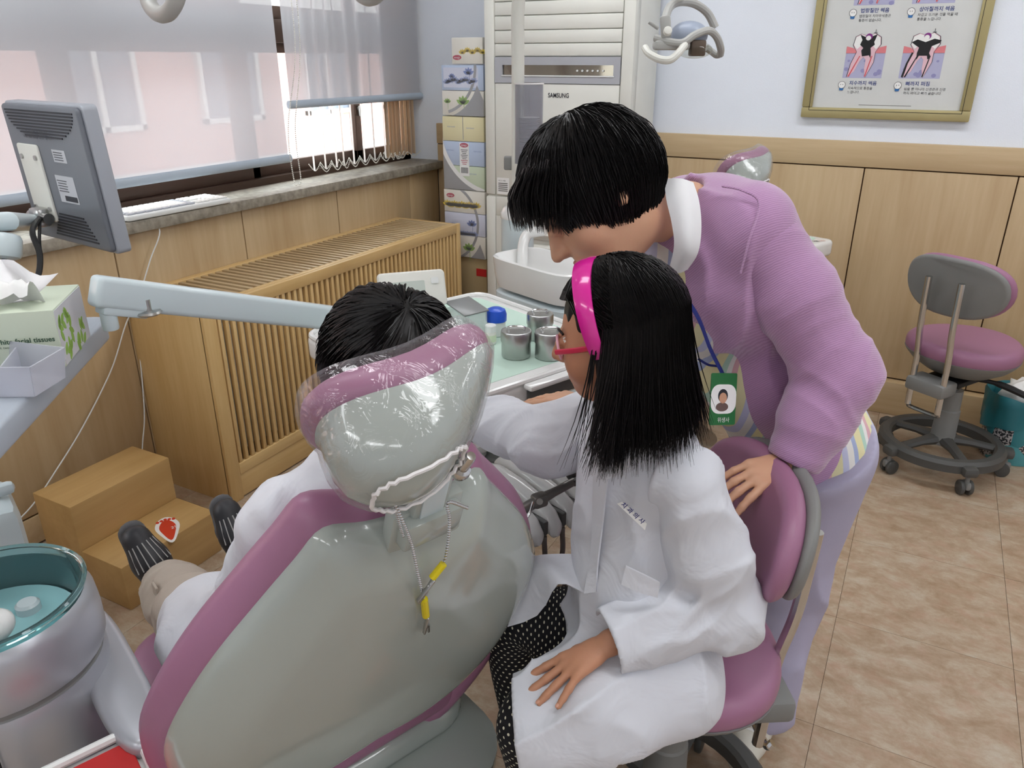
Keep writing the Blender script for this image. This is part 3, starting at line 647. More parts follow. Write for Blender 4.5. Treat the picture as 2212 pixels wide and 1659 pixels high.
MB().box((-.22, py-.0122, 1.342), (.2, .0002, .0025)).build('fine_print', M['mgrey'], po, 0)
# ================================================================ stools
def make_stool(label):
    t = thing('dental_stool', label, 'stool', (0, 0, 0), 'mauve rolling stools'); z = .475
    seat = []
    for k in range(48):
        a = 2*math.pi*k/48; seat.append((.195*math.cos(a)+.012*math.cos(2*a), .2*math.sin(a)))
    MB().slab(seat, (0, 0, z), (1, 0, 0), (0, 1, 0), -.035, .03, bev=.028, seg=5).build('seat_cushion', M['mauve'], t)
    MB().loft([[(x*s, y*s, h) for x, y in seat] for s, h in ((.35, z-.095), (.6, z-.085), (.85, z-.055), (.97, z-.03), (1.0, z-.02), (.9, z-.018))]).build('seat_pan', M['mgrey'], t)
    MB().cyl((0, 0, z-.14), (0, 0, z-.09), .04).cyl((0, 0, .2), (0, 0, z-.13), .018).build('gas_spring', M['chrome'], t)
    MB().tube([(0, 0, .1), (0, 0, .13), (0, 0, .23), (0, 0, .235), (0, 0, .31)], [.05, .045, .042, .038, .036], 20).build('column', M['mgrey'], t)
    MB().box((-.02, 0, z-.115), (.16, .13, .02), bev=.005).build('mechanism', M['black'], t)
    MB().tube(smoothpath([(.02, -.06, z-.11), (.06, -.13, z-.115), (.1, -.22, z-.14)], 5), [.008]*5+[.012]*6, 8).build('lever', M['black'], t)
    rg = MB(); rings = []
    for k in range(41):
        a = 2*math.pi*k/40; c, s_ = math.cos(a), math.sin(a); rings.append([((.205+dx)*c, (.205+dx)*s_, .098+dz) for dx, dz in ((-.022, -.02), (-.022, .012), (-.012, .02), (.012, .02), (.024, .008), (.024, -.02))])
    rg.loft(rings, cap=False).build('base_ring', M['dgrey'], t)
    for k in range(5):
        a = 2*math.pi*k/5+.35; d = A3(math.cos(a), math.sin(a), 0); n = A3(-d[1], d[0], 0)
        MB().tube([d*.03+A3(0, 0, .115), d*.1+A3(0, 0, .112), d*.2+A3(0, 0, .1)], [.03, .021, .02], 8, flat=.7).build('spoke', M['dgrey'], t)
        MB().box(d*.232+A3(0, 0, .092), (.05, .055, .036), X=d, bev=.012).build('foot_lug', M['dgrey'], t)
        cs = MB().cyl(d*.235+A3(0, 0, .05), d*.235+A3(0, 0, .08), .008).box(d*.235+n*.0+A3(0, 0, .04), (.045, .02, .03), X=d, bev=.008).build('castor', M['mgrey'], t)
        for s_ in (-1, 1): MB().cyl(d*.228+n*s_*.008+A3(0, 0, .027), d*.228+n*s_*.024+A3(0, 0, .027), .027, n=20, bev=.004).build('wheel', M['dgrey'], cs)
    # backrest at -x
    MB().box((-.17, 0, z-.115), (.1, .15, .05), bev=.012).build('bracket', M['mgrey'], t)
    for s_ in (-1, 1):
        MB().tube(smoothpath([(-.19, s_*.06, z-.2), (-.195, s_*.06, z-.1), (-.2, s_*.06, z), (-.22, s_*.06, z+.1), (-.228, s_*.06, z+.2), (-.232, s_*.06, z+.27)], 6), .0115, 10).build('back_bar', M['chrome'], t)
    MB().tube(smoothpath([(-.19, -.06, z-.2), (-.18, -.05, z-.212), (-.18, .05, z-.212), (-.19, .06, z-.2)], 5), .008, 8).build('cross_bar', M['chrome'], t)
    ol = []
    for k in range(40):
        a = 2*math.pi*k/40; c, s_ = math.cos(a), math.sin(a); w = .19*(1-.1*max(0, -s_)); ol.append((w*math.copysign(abs(c)**.72, c), .102*math.copysign(abs(s_)**.8, s_)))
    def back(name, t0, t1, mat, sc, bev):
        m = MB().slab([(x*sc, y*sc) for x, y in ol], (0, 0, 0), (0, 1, 0), (0, 0, 1), t0, t1, bev=bev, seg=4)
        for i, (x, y, zz) in enumerate(m.v): m.v[i] = (x-.185+y*y*1.2-.15*zz, y, zz+z+.24)
        return m.build(name, mat, t)
    back('backrest_shell', -.02, .004, M['mgrey'], .985, .012); back('backrest_cushion', .002, .045, M['mauve'], 1, .021)
    return t
stool = make_stool('mauve rolling stool standing empty beside the waste bin')
stool.location = (.235, 3.23, .09); stool.rotation_euler = (0, 0, math.radians(59))
stool.location.z = 0; stool.scale = (1, 1, 1.08)
STOOL2 = copy_tree(stool, None, (-.262, 1.17, 0), math.atan2(-.469, -.883)+.06); STOOL2.scale = (1, 1, 1.04)
for q in STOOL2.children:
    if q.name.startswith('back'): q.location += Vector((.03, 0, .03 if 'rest' in q.name else 0))
STOOL2['label'] = 'mauve rolling stool on which the girl in the white coat sits'
# ================================================================ waste bin
wbn = thing('waste_bin', 'patterned round waste bin lined with a teal bag, full of tissue', 'bin', (.5, 3.47, 0))
def binmat():
    m, nt, b = newmat('speckled_teal_bin'); L = nt.links.new; tc = nd(nt, 'ShaderNodeTexCoord')
    n = nd(nt, 'ShaderNodeTexNoise'); n.inputs['Scale'].default_value = 120; L(tc.outputs['Object'], n.inputs['Vector'])
    r = nd(nt, 'ShaderNodeValToRGB'); r.color_ramp.interpolation = 'CONSTANT'; r.color_ramp.elements[0].color = lin((40, 44, 50)); r.color_ramp.elements[1].color = lin((200, 196, 196)); r.color_ramp.elements[1].position = .5
    L(n.outputs[0], r.inputs[0]); v = nd(nt, 'ShaderNodeTexVoronoi'); v.inputs['Scale'].default_value = 9; L(tc.outputs['Object'], v.inputs['Vector'])
    r2 = nd(nt, 'ShaderNodeValToRGB'); r2.color_ramp.interpolation = 'CONSTANT'; e = r2.color_ramp.elements; e[0].color = lin((60, 140, 150)); e[1].color = lin((120, 30, 50)); e[1].position = .3; k = e.new(.55); k.color = lin((54, 110, 130)); k = e.new(.75); k.color = lin((90, 170, 180))
    sp = nd(nt, 'ShaderNodeSeparateColor'); L(v.outputs['Color'], sp.inputs[0]); L(sp.outputs[0], r2.inputs[0])
    g = nd(nt, 'ShaderNodeMath', operation='GREATER_THAN'); g.inputs[1].default_value = .6; L(sp.outputs[1], g.inputs[0]); mx = nd(nt, 'ShaderNodeMix', data_type='RGBA'); L(g.outputs[0], mx.inputs[0]); L(r2.outputs[0], mx.inputs[6]); L(r.outputs[0], mx.inputs[7])
    L(mx.outputs[2], b.inputs['Base Color']); b.inputs['Roughness'].default_value = .35; return m
MB().lathe([(.105, 0), (.108, .005), (.125, .26), (.122, .26), (.104, .01)], (.5, 3.47, 0), n=32).build('body', binmat(), wbn)
bag = MB(); rings = []
for zz, r in ((.2, .132), (.235, .136), (.275, .132), (.285, .126), (.27, .118), (.2, .112)):
    rings.append([(.5+(r+.006*math.sin(a*7+zz*40)+.004*math.sin(a*13))*math.cos(a), 3.47+(r+.006*math.sin(a*7+zz*40))*math.sin(a), zz+(-.06*max(0, math.cos(a-3.6)) if zz == .2 and r > .12 else 0)+.004*math.sin(a*5)) for a in [2*math.pi*k/48 for k in range(48)]])
bag.loft(rings, cap=False).build('bag_liner', pm('teal_bag', (44, 120, 130), .35, alpha=.85), wbn)
def crumple(c, r, seed, name, mat, parent, sq=(1, 1, 1)):
    m = MB().ball(c, [r*s for s in sq], 18, 12); rn = np.random.RandomState(seed)
    V = np.array(m.v); n = vnoise((V-A3(*c))*60+seed, seed); V = A3(*c)+(V-A3(*c))*(.7+.6*n)[:, None]; m.v = [tuple(p) for p in V]; return m.build(name, mat, parent, 50)
crumple((.49, 3.45, .27), .07, 4, 'crumpled_tissue', M['paper'], wbn, (1, 1, .9)); crumple((.53, 3.5, .28), .065, 9, 'crumpled_tissue', M['paper'], wbn)
# ================================================================ dental chair frame: a = facing, w = patient's right
AL, RHO = math.radians(22), math.radians(20)
T_ = A3(-.527, .673, 1.047); w_ = A3(math.sin(AL), math.cos(AL), 0); a_ = A3(-math.cos(AL), math.sin(AL), 0); z_ = A3(0, 0, 1)
sd = -z_*math.cos(RHO)+a_*math.sin(RHO); N_ = a_*math.cos(RHO)+z_*math.sin(RHO)
def ch(a, w, z): return A3(T_[0], T_[1], 0)+a_*a+w_*w+z_*z
def bp(W, s, t): return T_+w_*W+sd*s+N_*t
def onback(u, v, t):
    d = ray(u, v); o = T_+N_*t; return C_+d*(((o-C_)@N_)/(d@N_))
def closed_smooth(P, n=4):
    P = [np.array(p, float) for p in P]; m = len(P); out = []
    for i in range(m):
        a, b, c, d = P[i-1], P[i], P[(i+1) % m], P[(i+2) % m]
        for k in range(n):
            t = k/n; out.append(.5*(2*b+(c-a)*t+(2*a-5*b+4*c-d)*t*t+(3*b-a-3*c+d)*t**3))
    return out
def make_chair(label):
    c = thing('dental_chair', label, 'dental chair', ch(.3, 0, 0), 'dental chairs')
    half = [(.055, .022), (.115, .002), (.15, .04), (.2, .1), (.25, .165), (.29, .235), (.318, .31), (.322, .39), (.305, .5), (.262, .61), (.185, .70), (.09, .748)]
    ol = closed_smooth([(0, .03)]+half+[(0, .76)]+[(-x, s) for x, s in half[::-1]])
    cen = A3(0, .42, 0)[:2]
    def inset(d, extra=0):
        out = []
        for p in ol:
            q = p-cen; r = np.linalg.norm(q); dd = min(d+extra*max(0, q[1]/r)**2*max(0, 1-d/.3), r*.92); out.append(cen+q*(1-dd/r))
        return out
    st = [(.022, .026), (.008, .022), (0, .012), (-.002, 0), (.003, -.014), (.01, -.026), (.02, -.034), (.036, -.038), (.06, -.038)]
    MB().loft([[bp(x, s, t) for x, s in inset(d)] for d, t in st]).build('back_cushion', M['mauve'], c)
    st = [(.018, -.015), (.016, -.032), (.02, -.047), (.036, -.06), (.058, -.073), (.08, -.083), (.092, -.087), (.105, -.0885), (.14, -.091), (.2, -.0935), (.3, -.095)]
    MB().loft([[bp(x, s, t) for x, s in inset(d, .17)] for d, t in st]).build('back_shell', M['shell'], c, 60)
    # badge recess low on the left of the shell
    pass
    lip = [p for p in inset(.022) if p[1] > .46]; lip.sort(key=lambda p: math.atan2(p[0], p[1]-.2)); nlp = len(lip)
    MB().tube([bp(p[0], p[1], -.035) for p in lip], [.008+.026*math.sin(math.pi*i/(nlp-1))**.6 for i in range(nlp)], 14).build('lower_roll', M['mauve'], c)
    # neck and its housing
    nb = dp(893, 1105, .93); nt = dp(887, 1020, .895)
    MB().box(bp(.015, .036, -.066), (.085, .036, .045), X=w_, Z=sd, bev=.005).build('neck_housing', M['shell'], c)
    MB().box(bp(.015, .045, -.056), (.105, .02, .075), X=w_, Z=sd, bev=.004).build('neck_plate', M['shell'], c)
    MB().box(bp(.012, -.02, -.06), (.05, .026, .12), X=w_, Z=sd, bev=.004).build('neck_post', M['shell'], c)
    MB().box(bp(.012, -.018, -.074), (.034, .003, .1), X=w_, Z=sd, bev=.001).build('neck_plate_front', M['enamel'], c)
    # headrest: pad, shell, clear cover with elastic
    pl, prt = dp(672, 945, .815), dp(1058, 772, .945); hc = (pl+prt)/2; hx = unit(prt-pl)
    hr = math.radians(31); hup = unit(z_*math.cos(hr)-a_*math.sin(hr)); hup = unit(hup-hx*(hup@hx)); hn = np.cross(hx, hup)
    if hn@a_ < 0: hn = -hn
    so = superell(1, 1, 2.5, 48)
    def hp(x, y, t, sa=.119, sb=.074): return hc+hx*x*sa+hup*(y*sb)+hn*(t+.022*(abs(x)**2.2)-.010*math.exp(-(x/.5)**2))
    def ring(k, t, dy=0, sa=.119, sb=.074): return [hp(x*k, y*k+dy, t, sa, sb)-hx*.7*max(0, -t-.03) for x, y in so]
    pad = MB().loft([ring(k, t) for k, t in ((.3, .02), (.7, .023), (.9, .021), (.98, .013), (1.02, .002), (1.025, -.008), (1.0, -.016), (.95, -.02), (.8, -.02))]).build('headrest_pad', M['mauve'], c)
    MB().loft([ring(k, t, dy) for k, t, dy in ((.92, -.016, 0), (.985, -.02, -.0), (.975, -.03, -.0), (.93, -.045, -.01), (.85, -.063, -.02), (.72, -.08, -.04), (.53, -.092, -.06), (.28, -.1, -.08), (.1, -.102, -.08))]).build('headrest_shell', M['shell'], c)
    cr = [ring(k, t, dy) for k, t, dy in ((.5, .030, 0), (.8, .034, 0), (.95, .031, 0), (1.0, .02, 0), (1.032, .004, 0), (1.037, -.012, 0), (1.01, -.028, 0), (.97, -.046, -.0), (.89, -.065, -.01), (.77, -.082, -.02), (.63, -.092, -.03), (.5, -.097, -.02))]
    # gathers of the film
    for j, r in enumerate(cr):
        g = max(0, (j-3)/8)
        for i in range(len(r)): r[i] = r[i]+hn*0.0015*g*math.sin(i*2.9)+hx*.0012*g*math.sin(i*5.1+j)
    cv = MB().loft(cr, cap=False).build('clear_cover', film(), c, 60)
    MB().tube([p-hn*.001 for p in cr[-1]], .0026, 6, closed=True).build('elastic', M['filmwhite'], cv)
    # adjusting pin
    pb = onback(993, 1018, -.088)
    MB().lathe([(.011, -.004), (.0125, .002), (.011, .008), (.007, .010), (.0068, .034), (.0055, .038), (.001, .0385)], pb, -N_*.55+z_*.85, 18).build('adjusting_pin', M['chrome'], c)
    # seat, leg rest, arm rest, under-body
    so2 = rrect(.50, .52, .09, 6)
    MB().slab([(x, y) for x, y in so2], ch(.415, 0, .43), a_, -w_, -.045, .045, bev=.035, seg=5).build('seat_cushion', M['mauve'], c)
    MB().slab([(x, y) for x, y in rrect(.49, .5, .08, 6)], ch(.415, 0, .37), a_, -w_, -.04, .02, bev=.02).build('seat_shell', M['shell'], c)
    lr = unit(a_*.42-z_*.9); MB().slab(rrect(.34, .42, .08, 6), ch(.735, 0, .285), lr, -w_, -.03, .035, bev=.028, seg=4).build('leg_rest', M['mauve'], c)
    MB().slab(rrect(.34, .4, .07, 6), ch(.715, 0, .275), lr, -w_, -.04, -.018, bev=.01).build('leg_rest_shell', M['shell'], c)
    MB().slab(superell(.2, .04, 3, 32), ch(.42, -.305, .6), a_-z_*.0, -w_, -.02, .014, bev=.013, seg=4).build('arm_rest', M['silver'], c)
    MB().tube(smoothpath([ch(.3, -.3, .585), ch(.28, -.3, .5), ch(.3, -.27, .4)], 5), .022, 10, flat=1.4).build('arm_support', M['silver'], c)
    rr = [[ch(.3+x*k, y*k2, z) for x, y in rrect(.5, .5, .12, 6)] for k, k2, z in ((.5, .6, .0), (.6, .7, .12), (.9, .95, .24), (1.02, 1.04, .3), (1.03, 1.05, .335))]
    MB().loft(rr).build('under_body', M['shell'], c)
    MB().box(ch(.035, .13, .30), (.006, .24, .008), X=a_).build('cover_slot', M['black'], c)
    MB().slab(superell(.42, .25, 3.5, 40), ch(.42, 0, .0), a_, -w_, -.05, -.0, bev=.012).build('floor_plate', M['enamel'], c)
    MB().box(ch(.45, 0, .17), (.24, .22, .26), X=a_, bev=.03).build('lift_column', M['enamel'], c)
    return c, hc
def film():
    if 'film' in M: return M['film']
    m, nt, b = newmat('clear_plastic_film'); L = nt.links.new; nt.nodes.remove(b)
    t = nd(nt, 'ShaderNodeBsdfTransparent'); t.inputs[0].default_value = (.97, .97, .97, 1)
    g = nd(nt, 'ShaderNodeBsdfGlossy'); g.inputs['Roughness'].default_value = .09; d = nd(nt, 'ShaderNodeBsdfDiffuse'); d.inputs[0].default_value = (.85, .85, .87, 1)
    tc = nd(nt, 'ShaderNodeTexCoord'); n = nd(nt, 'ShaderNodeTexNoise'); n.inputs['Scale'].default_value = 26; n.inputs['Detail'].default_value = 3; n.inputs['Distortion'].default_value = 1.6; L(tc.outputs['Object'], n.inputs['Vector'])
    bpn = nd(nt, 'ShaderNodeBump'); bpn.inputs['Strength'].default_value = .9; bpn.inputs['Distance'].default_value = .006; L(n.outputs[0], bpn.inputs['Height']); L(bpn.outputs[0], g.inputs['Normal'])
    lw = nd(nt, 'ShaderNodeLayerWeight'); lw.inputs[0].default_value = .22; L(bpn.outputs[0], lw.inputs['Normal'])
    mr = nd(nt, 'ShaderNodeMapRange'); mr.inputs[3].default_value = .035; mr.inputs[4].default_value = .5; L(lw.outputs[1], mr.inputs[0])
    gd = nd(nt, 'ShaderNodeMixShader'); gd.inputs[0].default_value = .25; L(g.outputs[0], gd.inputs[1]); L(d.outputs[0], gd.inputs[2])
    mx = nd(nt, 'ShaderNodeMixShader'); L(mr.outputs[0], mx.inputs[0]); L(t.outputs[0], mx.inputs[1]); L(gd.outputs[0], mx.inputs[2]); L(mx.outputs[0], nt.nodes['Material Output'].inputs[0]); M['film'] = m
    return m
M['filmwhite'] = pm('white_elastic', (225, 222, 222), .5)
CH, HC = make_chair('mauve and pale grey dental chair in which the boy sits, seen from behind')
# the far dental chair
d2 = dp(1608, 372, 2.72)-HC; d2[2] = 0
CH2 = copy_tree(CH, None, Vector(ch(.3, 0, 0)+d2)); CH2['label'] = 'mauve dental chair standing empty between the woman and the panelled back wall'
# ================================================================ bib chain on the chair back
bc = thing('bib_chain', 'ball chain bib holder with yellow tipped clips hanging on the chair back', 'bib holder', onback(905, 1200, -.1))
M['yellow'] = pm('yellow_sleeve', (226, 206, 30), .4)
def bk(u, v, t=-.1): return onback(u, v, t)
c1 = [bp(-.033, .02, -.083), bk(850, 1085, -.1), bk(872, 1130, -.104), bk(890, 1180, -.098), bk(902, 1235, -.098), bk(911, 1275, -.098), bk(916, 1295, -.099)]
c2 = [bp(.062, .02, -.083), bk(968, 1085, -.1), bk(971, 1120, -.1), bk(969, 1160, -.098), bk(963, 1200, -.098), bk(957, 1218, -.099)]
for cc in (c1, c2): beads(MB(), cc, .0056, .0024).build('ball_chain', M['chrome'], bc)
def clip(p0, p1, p2):
    p0, p1, p2 = (bk(*p) for p in (p0, p1, p2)); d = unit(p2-p1)
    MB().tube([p0, p0+(p1-p0)*.05, p1], .0052, 10).build('sleeve', M['yellow'], bc)
    n = unit(np.cross(d, N_)); q = MB()
    q.box((p1+p2)/2-N_*.001+n*.0022, (np.linalg.norm(p2-p1), .003, .006), X=d, Z=N_, bev=.001); q.box((p1*.6+p2*.4)-N_*.004-n*.003, (np.linalg.norm(p2-p1)*.85, .003, .006), X=unit(d-n*.18), Z=N_, bev=.001); q.cyl(p1*.5+p2*.5-N_*.006, p1*.5+p2*.5+N_*.002, .003, n=8)
    q.build('alligator_clip', M['steel'], bc)
clip((958, 1218), (934, 1248), (900, 1302)); clip((916, 1294), (920, 1330), (921, 1364))
# ================================================================ cuspidor of the near unit
def cuspidor():
    c0 = dp(-32, 1292, 1.16); cx, cy, cz = c0
    t = thing('cuspidor', 'silver spittoon column with teal glass bowl at the left of the chair', 'cuspidor', (cx, cy, 0))
    M['tealglass'] = pm('teal_glass', (196, 240, 242), .03, trans=.92, ior=1.35, var=0, alpha=1)
    M['tealfloor'] = pm('teal_bowl_inside', (158, 208, 212), .15, coat=.4)
    MB().lathe([(.095, -.085), (.114, -.07), (.122, -.03), (.125, 0), (.128, .004), (.131, 0), (.129, -.03), (.12, -.075), (.1, -.09)], (cx, cy, cz), n=48, cap=False).build('glass_bowl', M['tealglass'], t)
    MB().lathe([(.131, .0), (.135, .003), (.138, 0), (.136, -.006), (.132, -.004)], (cx, cy, cz+.003), n=48, cap=False).build('bowl_rim', M['tealglass'], t)
    MB().lathe([(.113, -.062), (.105, -.074), (.06, -.082), (.02, -.088), (.001, -.088)], (cx, cy, cz), n=40).build('bowl_floor', M['tealfloor'], t)
    sp = A3(cx, cy, cz)+(-a_*.0-w_*-.02); dr = dp(38, 1236, 1.2)
    MB().lathe([(.018, 0), (.018, .03), (.014, .034), (.001, .034)], (dr[0], dr[1], cz-.08), n=20).build('drain_cup', M['enamel'], t)
    MB().tube(smoothpath([dp(-22, 1390, 1.1), dp(-8, 1370, 1.1), dp(6, 1352, 1.1), dp(2, 1338, 1.1), dp(-30, 1335, 1.1)], 6), .015, 12).build('water_spout', M['white_pl'], t)
    MB().lathe([(.132, -.012), (.138, -.018), (.143, -.03), (.146, -.06), (.146, -.1), (.142, -.112), (.136, -.115)], (cx, cy, cz), n=48, cap=False).build('collar', M['silver'], t)
    MB().lathe([(.135, -.113), (.135, -.125), (.138, -.128)], (cx, cy, cz), n=48, cap=False).build('collar_groove', M['mgrey'], t)
    MB().lathe([(.138, -.127), (.142, -.14), (.141, -.2), (.136, -.3), (.13, -.45), (.125, -cz+.04), (.135, -cz)], (cx, cy, cz), n=48).build('column', M['silver'], t)
    d = unit(A3(-cx, -cy, 0)); n = A3(-d[1], d[0], 0)
    MB().tube([A3(cx, cy, 0)+d*(r+.0005)-n*.045+A3(0, 0, z) for r, z in ((.141, cz-.14), (.141, cz-.2), (.136, cz-.3), (.13, cz-.45), (.125, .06))], .0018, 5).build('door_seam', M['black'], t)
    # square tower behind the bowl, pedestal foot and link to the chair
    p = dp(8, 1130, 1.75); MB().box((p[0]-.05, p[1]-.03, p[2]/2+.03), (.2, .16, p[2]+.06), X=a_, bev=.03).build('tower', M['enamel'], t)
    MB().box((p[0]-.03, p[1]-.03, p[2]+.075), (.03, .16, .03), X=a_, bev=.012).build('tower_rib', M['enamel'], t)
    MB().box(ch(.33, -.3, .3), (.16, .2, .12), X=a_, bev=.02).build('link_arm', M['enamel'], t)
    MB().box(ch(.45, -.29, .41), (.05, .06, .1), X=a_, bev=.004).build('link_block', M['dgrey'], t)
cuspidor()
# instrument tray with red holder at the very bottom
rt = pz(250, 1655, .6); rx = unit(pz(265, 1598, .6)-pz(140, 1659, .6)); ry = np.cross(z_, rx)
tr = thing('small_tray', 'white rimmed tray with red insert at the bottom left edge', 'tray', rt)
o = pz(262, 1592, .6)-rx*.06-ry*.09
MB().slab(rrect(.16, .19, .02), o, rx, ry, -.02, -.012).build('base', M['white_pl'], tr)
rim = [o+rx*x+ry*y for x, y in rrect(.16, .19, .02, 6)]
MB().tube(rim, .007, 8, closed=True).build('rim', M['white_pl'], tr)
MB().slab(rrect(.135, .165, .015), o, rx, ry, -.012, -.004, bev=.003).build('red_insert', M['red'], tr)
MB().tube(smoothpath([o+rx*.085-ry*-.06+z_*-.01, o+rx*.10+z_*-.015, o+rx*.11-ry*.08+z_*-.03], 5), .014, 10).build('holder_arm', M['silver'], tr)
MB().cyl((o[0]-.04, o[1]-.06, 0), (o[0]-.04, o[1]-.06, .585), .018).slab(superell(.1, .08, 3, 24), (o[0]-.04, o[1]-.06, 0), (1, 0, 0), (0, 1, 0), 0, .02, bev=.006).build('stand', M['silver'], tr)
# ================================================================ delivery unit on the patient's right
M['mint'] = pm('mint_mat', (196, 222, 208), .5); M['white_gl'] = pm('white_gloss_plastic', (228, 228, 226), .2, coat=.4)
M['hose'] = pm('grey_brown_hose', (112, 104, 98), .5); M['hp'] = pm('worn_grey_metal', (120, 116, 112), .35, metal=.6)
def make_delivery(label):
    t = thing('delivery_unit', label, 'dental unit', ch(.8, .7, 0))
    MB().slab(rrect(.66, .62, .05, 6), ch(.815, .715, .80), a_, -w_, -.035, .03, bev=.015).build('tray_body', M['white_gl'], t)
    MB().slab(rrect(.58, .54, .04, 6), ch(.83, .715, .83), a_, -w_, -.001, .0008).build('mat', M['mint'], t)
    rim = [ch(.815+x, .715-y, .832) for x, y in rrect(.645, .605, .05, 6)]; MB().tube(rim, .008, 8, closed=True).build('tray_rim', M['white_gl'], t)
    hb = MB().box(ch(.478, .745, .80), (.012, .2, .04), X=a_, bev=.005).build('handle_recess', M['dgrey'], t)
    MB().box(ch(.47, .745, .826), (.03, .22, .014), X=a_, bev=.006).build('handle', M['white_gl'], t)
    # button panel
    pc = ch(.43, .47, .788); pn = unit(-a_*.4+z_*.9); pa = unit(np.cross(w_, pn)); pa = pa if pa@a_ > 0 else -pa
    bpnl = MB().box(pc, (.10, .22, .03), X=pa, Z=pn, bev=.008).build('button_panel', M['white_gl'], t)
    for i in range(3):
        for j in range(5): 
            q = pc+pn*.0155+pa*(.028-.028*i)+w_*(-.075+.032*j); col = M['dgrey'] if (i+j) % 5 else cmat('green_button', (30, 120, 70)); MB().slab(superell(.0095, .007, 2, 14), q, w_, pa, -.002, .002).build('button', cmat('slate_button', (96, 104, 116)) if (i+j) % 5 else col, bpnl)
    text('panel_print', 'Tenor', M['ink'], bpnl, pc+pn*.0158+pa*.03+w_*.05, w_, pa, .014)
    # lower shelf and cup
    MB().slab(rrect(.24, .32, .03, 5), ch(.40, .50, .70), a_, -w_, -.012, .01, bev=.006).build('lower_shelf', cmat('grey_green_shelf', (150, 172, 160)), t)
    cq = pz(1082, 985, .712); cr_ = cq-A3(T_[0], T_[1], 0)
    MB().lathe([(.036, 0), (.038, .006), (.033, .01), (.031, .045), (.027, .048), (.024, .03)], ch(cr_@a_, cr_@w_, .711), n=24).build('holder_cup', M['mgrey'], t)
    MB().box(ch(.46, .6, .73), (.05, .3, .1), X=a_, bev=.01).build('support', M['white_gl'], t)
    # lobed instrument holder
    for k in range(6):
        wv = .335+.047*k
        rings = []
        for s_, zz, hw, hh in ((.37, .735, .02, .012), (.33, .742, .022, .018), (.26, .737, .0215, .021), (.2, .725, .021, .023), (.165, .71, .02, .024), (.148, .698, .016, .018), (.142, .692, .006, .007)):
            rings.append([ch(s_, wv+hw*math.cos(q), zz+hh*math.sin(q)) for q in [2*math.pi*i/16 for i in range(16)]])
        MB().loft(rings).build('holder_lobe', M['white_gl'], t)
    for k in range(5):
        wv = .335+.047*(k+.5); MB().box(ch(.2, wv, .708), (.1, .012, .03), X=a_, bev=.003).build('holder_slot', M['dgrey'], t)
    MB().box(ch(.33, .45, .712), (.1, .26, .03), X=a_, bev=.012).build('holder_base', M['white_gl'], t)
    for k in range(5):
        wv = .335+.047*(k+.5); P = [ch(.155, wv, .69), ch(.16, wv, .6), ch(.24, wv-.005, .4), ch(.4, wv+.02, .25), ch(.6, .5+.02*k, .28), ch(.72, .6, .5), ch(.75, .62, .76)]
        MB().tube(smoothpath(P, 6), .0052, 7).build('hose', M['hose'], t)
    P = [ch(.19, .58, .7), ch(.2, .6, .5), ch(.42, .78, .14), ch(.62, .95, .03), ch(.82, .92, .03), ch(.85, .74, .03), ch(.72, .66, .1), ch(.75, .63, .5), ch(.77, .64, .77)]
    MB().tube(smoothpath(P, 8), .012, 8).build('suction_hose', M['dgrey'], t)
    MB().cyl(ch(.95, .75, .02), ch(.95, .75, .77), .03).slab(superell(.2, .18, 3, 28), ch(.95, .75, 0), a_, -w_, -.025, 0, bev=.008).build('pedestal', M['enamel'], t)
    return t
DU = make_delivery('white delivery tray unit with mint mat and lobed instrument holder by the girl')
q = dp(1806, 520, 3.16); tc_ = A3(q[0], q[1], 0)
Fh_ = A3(-math.sin(YAW), math.cos(YAW), 0)
DU2 = thing('instrument_tray', 'white instrument tray on a stand, mostly hidden behind the woman', 'tray', tc_+a_*.28-w_*.145)
oc2 = tc_+a_*.28-w_*.145
MB().slab(rrect(.56, .29, .035, 6), oc2+z_*.805, a_, -w_, -.035, .03, bev=.014).build('tray_body', M['white_gl'], DU2)
MB().slab(rrect(.48, .22, .03, 6), oc2+z_*.8355+a_*.02, a_, -w_, -.001, .0008).build('mat', M['mint'], DU2)
text('tray_logo', 'ONEL', M['ink'], DU2, pz(1757, 522, .8365), R_, Fh_, .03, bold=True, sx=.34)
text('tray_logo', 'CATO', M['red'], DU2, pz(1771, 521, .8365), R_, Fh_, .026, sx=.34)
MB().cyl(oc2+a_*.1+z_*.02, oc2+a_*.1+z_*.775, .028).build('post', M['enamel'], DU2); MB().slab(superell(.17, .13, 3, 28), oc2+a_*.1, a_, -w_, -.025, 0, bev=.008).build('foot', M['enamel'], DU2)
# syringe lying across the holder
sy = thing('air_syringe', 'grey handpiece with bright angled tip lying across the instrument holder', 'dental tool', dp(1180, 1080, 1.40))
s0, s1, s2 = dp(1108, 1112, 1.375), dp(1165, 1080, 1.395), dp(1240, 1040, 1.43)
MB().tube([s0, s0*.7+s1*.3, s1, s1*.6+s2*.4, s2], [.009, .010, .011, .0085, .008], 12).build('handle', M['hp'], sy)
MB().box(s1, (.03, .022, .026), X=unit(s2-s0), bev=.006).cyl(s1+z_*.0, s1-F_*.02, .006, n=10).build('valve_block', M['hp'], sy)
MB().box(s2+R_*.004, (.018, .012, .014), X=unit(s2-s0), bev=.003).build('nozzle', M['dgrey'], sy)
MB().tube([dp(1152, 1085, 1.37), dp(1146, 1105, 1.36), dp(1142, 1112, 1.36), dp(1126, 1136, 1.355)], .0028, 8).build('tip', M['chrome'], sy)
hp2 = thing('handpiece', 'dark grey handpiece in the rightmost slot of the instrument holder', 'dental tool', dp(1250, 1040, 1.47))
MB().tube([dp(1232, 1025, 1.45), dp(1250, 1030, 1.47), dp(1280, 1018, 1.5)], [.008, .010, .009], 10).build('handle', M['dgrey'], hp2)
